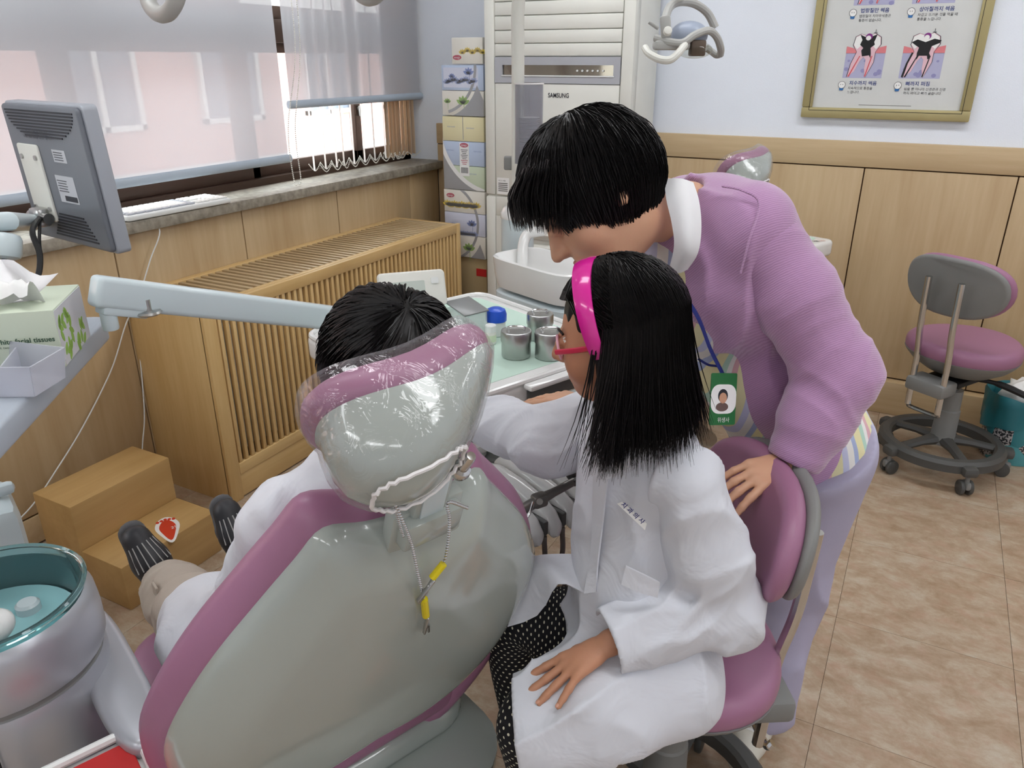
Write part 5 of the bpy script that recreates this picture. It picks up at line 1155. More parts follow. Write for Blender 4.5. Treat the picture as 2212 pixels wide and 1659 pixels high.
# ---------------------------------------------------------------------------------------------- the girl
gh = dp(1336, 716, 1.12); gf = unit(A3(-.97, -.16, -.24)); gt = unit(A3(-.2, -.05, 1))
gfw = unit(A3(-.62, -.78, 0)); glt = A3(gfw[1], -gfw[0], 0)*-1        # torso facing; glt = her left
if glt@R_ < 0: glt = -glt
girl = thing('person', 'girl in white coat and pink headband seated on the rolling stool, hand on lap', 'person', (-.27, 1.1, 0), 'people')
Ls, Rs = A3(-.245, 1.016, .925), A3(-.425, 1.16, .925); Le, Lw = pz(1540, 1296, .69), pz(1318, 1388, .665); Re, Rw = pz(1192, 955, .885), pz(1050, 905, .868)
Sc = (Ls+Rs)/2; hipc = A3(-.289, 1.052, .545); Lh, Rh = hipc+glt*.075, hipc-glt*.075
Lk, Rk = pz(1158, 1560, .53), A3(-.525, 1.02, .535); La, Ra = A3(-.37, .90, .09), A3(-.50, 1.03, .09)
# coat -------------------------------------------------------------------
def near(a, b, r):
    a, b = A3(*a), A3(*b); v = b-a
    def g(P): t = np.clip(((P-a)@v)/(v@v), 0, 1); return np.exp(-np.sum((P-a-t[:, None]*v)**2, 1)/r**2), t
    return g
def ridge(x, p=1.4): return (1-np.abs(np.sin(x)))**p
S = SDF((-.80, .72, .42), (-.04, 1.36, 1.06), .0042)
S.ell(Sc-z_*.07+gfw*.005, (.128, .098, .14), glt, z_, k=.02); S.ell((Sc+hipc)/2-z_*.03+gfw*.012, (.118, .115, .17), glt, z_, k=.05); S.ell(hipc+z_*.03-R_*.01, (.125, .125, .11), glt, z_, k=.06)
S.chain([Rs+z_*.005, Sc+z_*.03, Ls+z_*.002], [.05, .055, .05], k=.05)
# lap: cloth over the left thigh
S.chain([Lh+z_*.01, Lk*.55+Lh*.45+z_*.012, Lk+z_*.006+unit(Lk-Lh)*.02], [.086, .08, .076], k=.05)
S.chain([Lh+glt*.02+z_*-.01, Lk*.5+Lh*.5+glt*.04-z_*.02, Lk+glt*.04-z_*.02], [.05, .04, .036], k=.05)
def girlfold(P):
    o = .006*(vnoise(P*14, 3)-.5)
    bt = np.exp(-((P[:, 2]-.64)/.10)**2); o += bt*.010*ridge(((P-hipc)@glt)*26+6*vnoise(P*7, 8)+P[:, 2]*16)-bt*.004
    ct = np.exp(-((P[:, 2]-.85)/.10)**2); o += ct*(.010*ridge(((P-Sc)@unit(glt*.8+z_*.5))*24+5*vnoise(P*8, 4))-.004)
    q = (P-hipc)@unit(Lk-Lh); lp = np.clip((q-.03)/.06, 0, 1)*np.clip((.70-P[:, 2])/.05, 0, 1); o += lp*(.011*ridge(((P-Lh)@unit(np.cross(Lk-Lh, z_)))*19+q*9+6*vnoise(P*6, 9), 1.8)-.003)
    return o
S.fold(girlfold)
hd_ = unit(Lk-Lh); ho = Lk+hd_*.03; sl, P = S.sub(Lk-.2, Lk+.2); side = (P-ho)@unit(hd_*.93-z_*.1+glt*-.3); S.d[sl] = np.maximum(S.d[sl], side)
und = np.maximum(np.linalg.norm((P-Lk)-((P-Lk)@hd_)[..., None]*hd_, axis=-1)-.058, -(side+.09)); S.d[sl] = np.maximum(S.d[sl], -und)
# flat underside on the stool
sl, P = S.sub(A3(-.8, .72, .4), A3(-.0, 1.36, .52)); S.d[sl] = np.maximum(S.d[sl], (.508-P[..., 2])*np.where((P-Lk)@hd_ > -.10, .0, 1)+np.where((P-Lk)@hd_ > -.10, -1, 0))
COATG = (S.lo.copy(), S.h, S.d.copy()); coat = S.build('white_coat', M['coat'], girl, relax=1)
S = SDF((-.86, .70, .0), (-.08, 1.36, 1.3), .0042)
PG = head(S, gh, gf, gt, .91)
nbase = Sc+A3(0, -.01, .055)
S.cap(gh-gt*.07-gf*.02, .043, nbase, .048, k=.02)
S.chain([Rs, Sc+A3(0, 0, .01), Ls], [.035, .05, .035], k=.03); S.chain([Sc-z_*.05, (Sc+hipc)/2, hipc], [.08, .08, .09], k=.03, flat=gfw, q=.8)
S.chain([Ls, Le, Lw], [.036, .03, .021], k=.01); S.chain([Rs, Re, Rw], [.036, .03, .021], k=.01)
for h_, k_, an in ((Lh, Lk, La), (Rh, Rk, Ra)): S.chain([h_, k_, an], [.062, .045, .03], k=.02); S.cap(an, .028, an+unit(gfw)*.1-z_*.05, .02, k=.02)
nl = MB()
def lap_z(u, v):          # height of the coat under a spot of the photograph
    z = .66
    while z > .5:
        p = pz(u, v, z); i = tuple(np.round((p-COATG[0])/COATG[1]).astype(int))
        if COATG[2][i] < 0: return z
        z -= .002
    return .6
kz = lap_z(1225, 1430); tz = lap_z(1200, 1462); hd = unit(pz(1200, 1462, tz+.012)-Lw); hnn = unit(pz(1225, 1430, kz+.03)-pz(1225, 1430, kz)); hand(S, Lw+hd*.012, hd, z_+hd*.25, 1 if np.cross(hd, z_)@(pz(1190, 1395, .63)-Lw) > 0 else -1, .88, curl=(.06, .03, .03, .05), splay=(.22, .02, -.16, -.42), tang=.45, nails=nl)
hr_ = unit(Rw-Re); hand(S, Rw+hr_*.01, hr_, z_, -1, .84)
body = S.build('body', M['skin2'], girl, relax=1); nl.build('fingernails', pm('nail', (214, 160, 136), .25), girl); face_parts(PG, girl, .91)
def sleeve(pts, rad, amp, freq, seed, cuff_r, parent, name, mat, h=.004, tw=40, fade=.5, mid=None):
    """loose sleeve: folds gather at the bend, open cuff at the end"""
    pts = [A3(*p) for p in pts]; lo = np.min(pts, 0)-max(rad)-.05; hi = np.max(pts, 0)+max(rad)+.05; S = SDF(lo, hi, h); S.chain(pts, rad, k=.03)
    seg = [near(a, b, max(rad)*1.5) for a, b in zip(pts, pts[1:])]; cum = np.cumsum([0]+[np.linalg.norm(b-a) for a, b in zip(pts, pts[1:])])
    bend = pts[len(pts)//2] if mid is None else mid
    def fn(P):
        o = np.zeros(len(P)); wsum = np.zeros(len(P))+1e-6
        g = np.exp(-np.sum((P-bend)**2, 1)/.11**2)
        for i, sg in enumerate(seg):
            q, t = sg(P); d = unit(pts[i+1]-pts[i]); c = cum[i]+t*(cum[i+1]-cum[i]); sd_ = (P-pts[i])@unit(np.cross(d, z_)); up = (P-pts[i])@np.cross(unit(np.cross(d, z_)), d)
            o += q*(ridge(c*freq+sd_*tw+up*tw*.6+5*vnoise(P*9, seed+i))*amp-amp*.3); wsum += q
        return o/wsum*(fade+(1-fade)*g)*1.0+.004*(vnoise(P*13, seed)-.5)
    S.fold(fn)
    d = unit(pts[-1]-pts[-2]); w = pts[-1]; sl, P = S.sub(w-.13, w+.13); side = (P-w)@d; rr_ = np.linalg.norm(P-w-side[..., None]*d, axis=-1)
    S.d[sl] = np.maximum(S.d[sl], side); S.d[sl] = np.maximum(S.d[sl], -np.maximum(rr_-cuff_r, -(side+.045)))
    return S.build(name, mat, parent, relax=1)
Le2 = Le+glt*.022; sleeve([Ls+glt*.004+z_*.004, (Ls+Le2)/2+glt*.006, Le2, Le2*.5+Lw*.5+z_*.012, Lw+unit(Lw-Le2)*.004+z_*.004], [.058, .064, .064, .06, .054], .021, 30, 1, .046, girl, 'coat_sleeve', M['coat'])
sleeve([Rs+z_*.0, Rs*.5+Re*.5, Re, Rw+unit(Rw-Re)*.004], [.056, .06, .058, .05], .02, 24, 6, .043, girl, 'coat_sleeve', M['coat'])
def sheet(rows, thick=.0012, sub=3):
    """smooth cloth sheet through a grid of points"""
    R1 = [smoothpath(r, sub) for r in rows]; C = [smoothpath([r[i] for r in R1], sub) for i in range(len(R1[0]))]
    G = [[C[i][j] for i in range(len(C))] for j in range(len(C[0]))]; nr, nc = len(G), len(G[0]); G = np.array(G)
    du = np.gradient(G, axis=1); dv = np.gradient(G, axis=0); N = np.cross(du, dv); N /= np.linalg.norm(N, axis=2)[..., None]+1e-9
    m = MB(); A, B = G+N*thick, G-N*thick; v = list(A.reshape(-1, 3))+list(B.reshape(-1, 3)); f = []; n0 = nr*nc
    for j in range(nr-1):
        for i in range(nc-1): a = j*nc+i; f.append((a, a+1, a+nc+1, a+nc)); f.append((n0+a, n0+a+nc, n0+a+nc+1, n0+a+1))
    ring = [i for i in range(nc)]+[j*nc+nc-1 for j in range(1, nr)]+[(nr-1)*nc+i for i in range(nc-2, -1, -1)]+[j*nc for j in range(nr-2, 0, -1)]
    for a, b in zip(ring, ring[1:]+ring[:1]): f.append((b, a, n0+a, n0+b))
    return m.add(v, f)
# flipped right front panel of the coat over the right thigh
fl_rows = [[dp(1285, 1200, 1.27), dp(1215, 1197, 1.33), dp(1150, 1203, 1.33), dp(1128, 1225, 1.33), dp(1122, 1262, 1.32)],
           [dp(1284, 1232, 1.26), dp(1228, 1225, 1.30), dp(1178, 1222, 1.3), dp(1140, 1255, 1.32), dp(1066, 1288, 1.36)],
           [dp(1280, 1258, 1.25), dp(1245, 1262, 1.27), dp(1196, 1245, 1.28), dp(1150, 1290, 1.32), dp(1058, 1330, 1.36)],
           [dp(1274, 1282, 1.24), dp(1258, 1280, 1.26), dp(1205, 1262, 1.27), dp(1160, 1330, 1.32), dp(1064, 1364, 1.35)]]
sheet(fl_rows).build('coat_front_panel', M['coat'], girl, 80)
# placket edge, lapel and collar
sheet([[dp(1283, 985, 1.16), dp(1281, 1080, 1.20), dp(1280, 1150, 1.225), dp(1274, 1215, 1.24), dp(1262, 1282, 1.245)], [dp(1318, 975, 1.135), dp(1308, 1080, 1.18), dp(1300, 1150, 1.205), dp(1292, 1215, 1.22), dp(1288, 1278, 1.235)]], .0016).build('coat_placket', M['coat'], girl, 80)
sheet([[dp(1312, 985, 1.12), dp(1338, 965, 1.10), dp(1360, 955, 1.085)], [dp(1311, 1012, 1.125), dp(1335, 1006, 1.10), dp(1358, 990, 1.08)], [dp(1309, 1036, 1.13), dp(1332, 1028, 1.11), dp(1356, 1010, 1.085)]], .0016).build('coat_lapel', M['coat'], girl, 80)
# sewn name strip
def on_coat(u, v): return dp(u, v, 1.0)
tg = [dp(1332, 1087, 1.135), dp(1343, 1083, 1.13), dp(1396, 1130, 1.128), dp(1392, 1144, 1.132)]
nt_ = MB().loft([[p-F_*.004 for p in tg], [p-F_*.0052 for p in tg]]).build('name_strip', M['paper'], girl, 0)
xs_ = unit(tg[2]-tg[1]); ys_ = unit(tg[1]-tg[0]); ys_ = unit(ys_-xs_*(ys_@xs_))
text('name_print', '치 과 의 사', cmat('navy_thread', (40, 50, 120)), nt_, tg[0]-F_*.0062+xs_*.004+ys_*.003, xs_, ys_, .0105, bold=True, sx=.9)
bt0 = [dp(1555, 1310, 1.195), dp(1600, 1293, 1.23), dp(1612, 1297, 1.26)]
sheet([[p for p in bt0], [p-U_*.03 for p in bt0]], .0016).build('coat_belt', M['coat'], girl, 80)
sheet([[dp(1352, 1222, 1.155), dp(1400, 1245, 1.15), dp(1425, 1258, 1.155)], [dp(1342, 1262, 1.165), dp(1385, 1280, 1.16), dp(1420, 1290, 1.165)]], .0016).build('coat_pocket', M['coat'], girl, 80)
# leggings ----------------------------------------------------------------
def dotmat():
    m, nt, b = newmat('black_polka_dot_knit'); L = nt.links.new; tc = nd(nt, 'ShaderNodeTexCoord'); sp = nd(nt, 'ShaderNodeSeparateXYZ'); L(tc.outputs['UV'], sp.inputs[0])
    def mth(op, a, bb=None, c=None):
        n = nd(nt, 'ShaderNodeMath', operation=op)
        for i, x in enumerate((a, bb, c)):
            if x is None: continue
            if isinstance(x, (int, float)): n.inputs[i].default_value = x
            else: L(x, n.inputs[i])
        return n.outputs[0]
    v = mth('MULTIPLY', sp.outputs[1], 64); row = mth('FLOOR', v); off = mth('MULTIPLY', mth('MODULO', row, 2), .5)
    u = mth('ADD', mth('MULTIPLY', sp.outputs[0], 26), off); fu_ = mth('SUBTRACT', mth('FRACT', u), .5); fv_ = mth('SUBTRACT', mth('FRACT', v), .5)
    d = mth('SQRT', mth('ADD', mth('MULTIPLY', fu_, fu_), mth('MULTIPLY', fv_, fv_))); k = mth('LESS_THAN', d, .17)
    mx = nd(nt, 'ShaderNodeMix', data_type='RGBA'); L(k, mx.inputs[0]); mx.inputs[6].default_value = lin((16, 16, 22)); mx.inputs[7].default_value = lin((225, 222, 200)); L(mx.outputs[2], b.inputs['Base Color']); b.inputs['Roughness'].default_value = .85; return m
M['dots'] = dotmat()
for h_, k_, an in ((Lh, Lk, La), (Rh, Rk, Ra)):
    P = smoothpath([h_, h_*.4+k_*.6+z_*.008, k_+z_*.008, k_*.85+an*.15+gfw*.012, k_*.45+an*.55, k_*.22+an*.78], 8); r = np.interp(np.linspace(0, 1, len(P)), [0, .3, .42, .55, .8, 1], [.078, .066, .058, .054, .047, .04])
    MB().tube(P, list(r), 22, uv=True).build('legging', M['dots'], girl, 60)
M['sockm'] = pm('striped_brown_sock', (120, 96, 84), .9, var=.3, vs_=14, stretch=(1, 1, 9))
for k_, an in ((Lk, La), (Rk, Ra)):
    sk_ = MB().tube(smoothpath([k_*.28+an*.72, k_*.1+an*.9, an+z_*-.005], 4), [.041, .039, .036]+[.035]*6, 16).build('sock', M['sockm'], girl)
    fdv = unit(gfw*.9-R_*.1); fdv[2] = 0; fdv = unit(fdv); sn = np.cross(z_, fdv)
    SS = SDF(an-A3(.16, .16, .12), an+A3(.16, .16, .06), .005); ba = A3(an[0], an[1], .035)
    SS.cap(ba-fdv*.03, .034, ba+fdv*.05, .033, k=.01).cap(ba+fdv*.05, .033, ba+fdv*.11-z_*.008, .028, k=.01).cap(ba+z_*.01, .036, A3(an[0], an[1], .07), .036, k=.015); SS.plane((0, 0, .004), (0, 0, -1)); SS.build('shoe', pm('tan_sandal', (150, 128, 108), .7), girl)
# hair -----------------------------------------------------------------------
gl = unit(np.cross(gf, gt)); gt2 = np.cross(gl, gf)
S = SDF(gh-A3(.22, .22, .3), gh+A3(.22, .22, .17), .0045)
S.ell(gh-gf*.013+gt2*.024, (.069, .087, .079), gl, gt2, k=.01)
side_out = -gl if (-gl)@F_ < 0 else gl     # towards the camera side
bk_ = -gf
S.chain([gh+bk_*.03, gh+bk_*.032-z_*.08, gh+bk_*.036-z_*.13], [.058, .055, .042], k=.04)
S.chain([gh+side_out*.04+bk_*.012, gh+side_out*.046+bk_*.014-z_*.09, gh+side_out*.05-z_*.12+bk_*.014], [.028, .026, .016], k=.03); S.chain([gh-side_out*.04+bk_*.02, gh-side_out*.046+bk_*.03-z_*.11], [.028, .022], k=.03)
fc = gh+gf*.08-gt2*.042; S.ell(fc, (.085, .066, .078), gl, gt2, k=.012, op='sub')
S.ell(gh+gf*.088-gt2*.012, (.09, .05, .052), gl, gt2, k=.008, op='sub'); S.fold(folds(z_, 60, .0035, 2, .12)); HG = S.build('hair', M['hair'], girl, relax=1)
pa = []; hc0 = gh-gf*.011+gt2*.025
def dome(az, e_, g=1.0):
    g *= 1.015
    return hc0+(gt2*math.cos(e_)*.0865+(gf*math.cos(az)*.0945+gl*math.sin(az)*.077)*math.sin(e_))*g
for i in range(6500):
    az = RN.uniform(-math.pi, math.pi); el = math.radians(95)*RN.uniform(.0, 1)**.65; fwd = math.cos(az)
    if fwd > .1 and el > .42: continue
    P = []; ln = RN.uniform(.165, .215); g = 1.0+RN.uniform(-.03, .03); e_ = el; az2 = az
    while e_ < 1.5:
        P.append(dome(az2, e_, g)); e_ += .2
        if math.cos(az2) > -.05: az2 += math.copysign(.22, math.sin(az2) or 1)      # combed back behind the band
    p0 = dome(az2, 1.52, g); P.append(p0); out = unit((p0-hc0)*A3(1, 1, 0)); fl_ = RN.rand()**2*.035; wv = RN.uniform(-1, 1, 3)*.010; fw = -R_*.03*RN.rand()**2
    for k in range(1, 10):
        t = k/9; P.append(p0-z_*(ln*t)+out*(.014*math.sin(t*1.5)+fl_*t*t)+wv*t*t+fw*t*t)
    pa.append(P)
for i in range(900):            # front hair drawn back under the band
    az = RN.uniform(-1.5, 1.5); P = [dome(az*(.98-.0*k), 1.12-.15*k-.1*abs(math.sin(az)), .985+.01*RN.rand()) for k in range(6)]; pa.append(P)
m = MB(); strands(m, pa, .0012); tag(m.build('hair_strands', M['hair'], girl, 0), kind='stuff')
# headband and glasses
M['pink'] = pm('hot_pink_plastic', (214, 40, 150), .18, coat=.5); hb = []
cb_ = gh-gf*.0+gt2*.022
for k in range(33):
    a = math.radians(-112+224*k/32); c_ = cb_+gf*.018; rr_ = c_+gl*math.sin(a)*.082+(gt2*.98+gf*.1)*math.cos(a)*.092; wd_ = .0155*(1-.35*abs(a)/2)
    outw = unit(rr_-c_); tn = unit(gf-outw*(gf@outw)); hb.append([rr_-tn*wd_, rr_-tn*wd_*.5+outw*.002, rr_+tn*wd_*.5+outw*.002, rr_+tn*wd_, rr_+tn*wd_-outw*.003, rr_-tn*wd_-outw*.003])
tag(MB().loft(hb).build('headband', M['pink'], girl, 60), 'shiny hot pink headband')
M['specs'] = pm('red_pink_frame', (206, 54, 84), .3); sp_ = None
gs = MB()
for x in (-1, 1):
    sgn = x; tm = PG(.076*x, -.01, .004); fr_ = PG(.056*x, .092, -.004)
    MB().tube(smoothpath([PG(.079*x, -.03, .0), tm, PG(.07*x, .05, .0), fr_], 5), .0026, 8, flat=1.6).build('glasses_temple', M['specs'], girl)
    rim_ = [PG(.031*x+.025*math.cos(a), .1-.012*abs(.031*x+.025*math.cos(a))/.05, -.004+.019*math.sin(a)) for a in [2*math.pi*k/24 for k in range(24)]]
    MB().tube(rim_, .0021, 6, closed=True).build('glasses_rim', pm('clear_pink_rim', (226, 170, 186), .2), girl)
MB().tube([PG(-.008, .1, -.0), PG(0, .104, .003), PG(.008, .1, 0)], .002, 6).build('glasses_bridge', M['specs'], girl)
# ---------------------------------------------------------------------------------------------- the boy
bh = dp(838, 800, .985); bf = unit(a_*.92-z_*.12); bt = unit(z_-a_*.05)
boy = thing('person', 'boy with short black hair in a white coat reclining in the dental chair', 'person', ch(.35, 0, .475), 'people')
bS = ch(.095, .005, .965); bLs, bRs = bS-w_*.112, bS+w_*.115; bP = ch(.30, -.005, .545)
bLh, bRh = bP-w_*.07, bP+w_*.07; bLa, bRa = pz(368, 1272, .47), pz(548, 1212, .47); bLk = bLh*.45+bLa*.55+z_*.035-w_*.03; bRk = bRh*.45+bRa*.55+z_*.05
bLe, bLw = ch(.24, -.135, .74), ch(.38, -.1, .65); bRe, bRw = ch(.2, .2, .74), ch(.38, .14, .64)
lo = np.min([bh, bLa, bLe, bRs, bRa, bRe], 0)-.14; hi = np.max([bh, bLa, bLe, bRs, bRa, bRe], 0)+.14
S = SDF(lo, hi, .0052); PB = head(S, bh, bf, bt, .88)
S.cap(bh-bt*.06-bf*.02, .042, bS+z_*.01, .046, k=.02); S.chain([bLs, bS, bRs], [.034, .045, .034], k=.03); S.chain([bS-z_*.05, bP], [.08, .09], k=.03)
S.chain([bLs, bLe, bLw], [.034, .028, .02], k=.01); S.chain([bRs, bRe, bRw], [.034, .028, .02], k=.01)
hand(S, bLw, unit(bLw-bLe+a_*.1), z_, 1, .8); hand(S, bRw, unit(bRw-bRe), z_, -1, .8)
S.chain([bLh, bLk, bLa], [.06, .045, .032], k=.02); S.chain([bRh, bRk, bRa], [.06, .045, .032], k=.02)
S.build('body', M['skin2'], boy, relax=1); face_parts(PB, boy, .88)
S = SDF(lo, hi, .0052)
S.ell(bS-z_*.10+a_*.03, (.118, .095, .15), w_, unit(z_-a_*.3), k=.02); S.ell((bS+bP)/2+a_*.02, (.125, .11, .18), w_, unit(z_-a_*.35), k=.05); S.ell(bP+z_*.02+a_*.02, (.15, .14, .1), w_, z_, k=.05)
S.chain([bLs, bS+z_*.015, bRs], [.052, .055, .052], k=.05); S.chain([bLs, bLe, bLw], [.052, .054, .046], k=.03); S.chain([bRs, bRe, bRw], [.052, .054, .046], k=.03)
S.chain([bLh, bLk*.75+bLh*.25+z_*.01], [.105, .092], k=.05); S.chain([bRh, bRk*.8+bRh*.2+z_*.01], [.105, .095], k=.05)
S.chain([bLh-w_*.04, bLk*.5+bLh*.5-w_*.06+z_*.03, ], [.07, .06], k=.05)
S.fold(folds(unit(z_-a_*.4), 16, .007, 5)); S.fold(folds(unit(a_+z_*.4), 22, .004, 7))
S.build('white_coat', M['coat'], boy, relax=1)
MB().tube([bS+z_*.055+(a_*math.cos(q)*.055+w_*math.sin(q)*.058)+z_*(-.012*math.cos(q)) for q in [2*math.pi*k/24 for k in range(24)]], .012, 8, closed=True, flat=1.8).build('coat_collar', M['coat'], boy)
for h_, k_, an, nm in ((bLh, bLk, bLa, 0), (bRh, bRk, bRa, 1)):
    S = SDF(np.minimum(np.minimum(h_, k_), an)-.11, np.maximum(np.maximum(h_, k_), an)+.11, .005)
    S.chain([h_*.5+k_*.5, k_, k_*.4+an*.6, an-unit(an-k_)*.0], [.075, .066, .062, .06], k=.03); S.fold(folds(unit(np.cross(an-k_, z_)), 26, .006, 3+nm)); S.plane(an+unit(an-k_)*.006, an-k_); S.build('trouser_leg', M['leg_beige'], boy)
    MB().box(k_*.55+an*.45-w_*.045+z_*.04, (.006, .03, .05), X=w_, bev=.003).build('pocket_tab', M['leg_beige'], boy)
    td = unit(z_*.9+a_*.5-w_*(.25 if nm == 0 else .1)); an2 = an+unit(an-k_)*.03; SS = SDF(an2-.2, an2+.2, .005)
    SS.cap(an2-td*.03, .036, an2+td*.06+a_*.012, .038, k=.015, flat=w_, q=1).cap(an2+td*.06+a_*.012, .038, an2+td*.115+a_*.012, .031, k=.015); SS.cap(an2-unit(an-k_)*.02, .036, an2, .036, k=.02)
    sh = SS.build('shoe', pm('black_shoe_leather', (44, 44, 48), .45), boy)
    SS = SDF(an2-.2, an2+.2, .005); SS.cap(an2-td*.035+a_*.034, .033, an2+td*.06+a_*.046, .036, k=.01, flat=a_, q=.35).cap(an2+td*.06+a_*.046, .036, an2+td*.118+a_*.042, .03, k=.01, flat=a_, q=.35); SS.build('sole', pm('grey_rubber_sole', (96, 96, 98), .7), sh)
    nv = unit(-a_*.9+z_*.5); nv = unit(nv-td*(nv@td)); sv = np.cross(td, nv)
    for q in (-1.05, -.7, -.35, 0, .35, .7, 1.05):
        P = [an2+td*(.05+.02*t)+sv*math.sin(q)*.0425*(1-.1*t)+nv*math.cos(q)*.0425*(1-.1*t)+a_*.010 for t in (0, 1, 2, 2.8)]; MB().tube(P, .0014, 5).build('stitch_line', cmat('grey_stitch', (170, 168, 166)), sh)
    for q in range(4): MB().tube([an2+td*(.0+.014*q)-sv*.018+nv*.041, an2+td*(.0+.014*q)+nv*.046, an2+td*(.0+.014*q)+sv*.018+nv*.041], .0026, 6).build('lace', cmat('maroon_lace', (70, 50, 52)), sh)
def shorthair(name_parent, hc_, f, t, s, n, seed, rx, ry, rz, whorl, endel, jit=.004, droop=0, r0=.0011):
    """base cap plus strands running from the whorl outwards"""
    l = np.cross(f, t); rn = np.random.RandomState(seed); pa = []
    wx = unit(whorl); e1 = unit(np.cross(wx, l)); e2 = np.cross(wx, e1)
    for i in range(n):
        az = rn.uniform(-math.pi, math.pi); a0 = rn.uniform(0, 1)**.6*2.05; L = rn.uniform(.55, .95); P = []; lift = rn.uniform(0, 1)*.008; sw = .5*rn.uniform(.6, 1.2)
        for k in range(8):
            a = a0+L*k/7; az2 = az+sw*math.exp(-a*1.3); d = wx*math.cos(a)+(e1*math.cos(az2)+e2*math.sin(az2))*math.sin(a)
            x, y, z = d@l, d@f, d@t
            rad = 1/math.sqrt((x/rx)**2+(y/ry)**2+(z/rz)**2); p = hc_+d*(rad+lift*math.sin(k/7*2.2)+jit*rn.uniform(-.3, .3))
            if endel(x, y, z) if endel.__code__.co_argcount == 3 else endel(x, y, z, p, rn): break
            P.append(p)
        if len(P) > 3: pa.append(P)
    m = MB(); strands(m, pa, r0); return tag(m.build('hair_strands', M['hair'], name_parent, 0), kind='stuff')
bl_ = unit(np.cross(bf, bt)); bt2 = np.cross(bl_, bf)
S = SDF(bh-.16, bh+.16, .0045); S.ell(bh-bf*.012+bt2*.018, (.08, .093, .087), bl_, bt2); S.ell(bh-bf*.045-bt2*.03, (.066, .05, .06), bl_, bt2, k=.03); S.ell(bh+bf*.08-bt2*.05, (.07, .06, .075), bl_, bt2, k=.02, op='sub')
S.fold(folds(bt2, 55, .003, 4, .3)); S.build('hair', M['hair'], boy, relax=1)
shorthair(boy, bh-bf*.012+bt2*.018, bf, bt2, 1, 3000, 21, .083, .096, .09, bt2*.8-bf*.6, lambda x, y, z: z < -.75 or (y > .5 and z < .35))

# ---------------------------------------------------------------------------------------------- the woman
def cardmat():
    m, nt, b = newmat('pink_lilac_knit'); L = nt.links.new; tc = nd(nt, 'ShaderNodeTexCoord'); w = nd(nt, 'ShaderNodeTexWave'); w.inputs['Scale'].default_value = 95; w.inputs['Distortion'].default_value = 2.5; w.inputs['Detail'].default_value = 2; w.bands_direction = 'Z'
    mp = nd(nt, 'ShaderNodeMapping'); mp.inputs['Rotation'].default_value = (.5, .6, 0); L(tc.outputs['Object'], mp.inputs[0]); L(mp.outputs[0], w.inputs[0])
    mx = nd(nt, 'ShaderNodeMix', data_type='RGBA'); L(w.outputs[1], mx.inputs[0]); mx.inputs[6].default_value = lin((166, 124, 164)); mx.inputs[7].default_value = lin((186, 146, 184)); L(mx.outputs[2], b.inputs['Base Color'])
    b.inputs['Roughness'].default_value = .9; b.inputs['Sheen Weight'].default_value = .5; bp_ = nd(nt, 'ShaderNodeBump'); bp_.inputs['Strength'].default_value = .25; bp_.inputs['Distance'].default_value = .0012; L(w.outputs[1], bp_.inputs['Height']); L(bp_.outputs[0], b.inputs['Normal']); return m
M['cardigan'] = cardmat()
def stripemat():
    m, nt, b = newmat('pastel_striped_blouse'); L = nt.links.new; tc = nd(nt, 'ShaderNodeTexCoord'); mp = nd(nt, 'ShaderNodeMapping'); mp.inputs['Rotation'].default_value = (0, 0, YAW); L(tc.outputs['Object'], mp.inputs[0]); sp = nd(nt, 'ShaderNodeSeparateXYZ'); L(mp.outputs[0], sp.inputs[0])
    k = nd(nt, 'ShaderNodeMath', operation='MULTIPLY_ADD'); k.inputs[1].default_value = 9; k.inputs[2].default_value = 5; L(sp.outputs[1], k.inputs[0]); k2 = nd(nt, 'ShaderNodeMath', operation='MULTIPLY_ADD'); k2.inputs[1].default_value = 5; L(sp.outputs[0], k2.inputs[0]); L(k.outputs[0], k2.inputs[2]); fr = nd(nt, 'ShaderNodeMath', operation='FRACT'); L(k2.outputs[0], fr.inputs[0])
    r = nd(nt, 'ShaderNodeValToRGB'); r.color_ramp.interpolation = 'CONSTANT'; e = r.color_ramp.elements; e[0].color = lin((226, 220, 176)); e[1].color = lin((196, 200, 226)); e[1].position = .2
    for p, c in ((.32, (228, 226, 220)), (.45, (164, 176, 208)), (.55, (226, 218, 170)), (.72, (176, 208, 190)), (.82, (228, 226, 222)), (.9, (214, 170, 176))): q = e.new(p); q.color = lin(c)
    L(fr.outputs[0], r.inputs[0]); L(r.outputs[0], b.inputs['Base Color']); b.inputs['Roughness'].default_value = .85; return m
M['blouse'] = stripemat(); M['lilac'] = pm('lilac_grey_trousers', (176, 172, 196), .85, bump=.08, bs=400); M['collar'] = pm('white_collar_cotton', (226, 226, 228), .8)
wm = thing('person', 'woman with short black hair in a pink cardigan bending over the children', 'person', (-.1, 1.55, 0), 'people')
wHh = dp(1270, 402, 1.26); wH = dp(1296, 424, 1.26); wf = unit(-R_*.74-U_*.65+F_*.1); wt = unit(-R_*.62+U_*.76); wl_ = np.cross(wf, wt)
wN = dp(1480, 462, 1.33); wLs, wRs = dp(1622, 492, 1.275), dp(1490, 452, 1.56); wLe, wLw = dp(1800, 800, 1.32), dp(1715, 992, 1.35)
wC, wW, wP = dp(1590, 570, 1.41), dp(1675, 790, 1.53), dp(1733, 925, 1.61); sp_d = unit(wC-wP); lat = unit(Fh-sp_d*(Fh@sp_d)); frn = np.cross(sp_d, lat); frn = frn if frn@R_ < 0 else -frn
wLk, wLa = dp(1704, 1230, 1.73), dp(1648, 1525, 1.85); wRk, wRa = wLk+Fh*.17-R_*.02, wLa+Fh*.2-R_*.05; wLh, wRh = wP-lat*.08, wP+lat*.08
wRe, wRw = dp(1420, 760, 1.62), pz(1268, 872, .862)
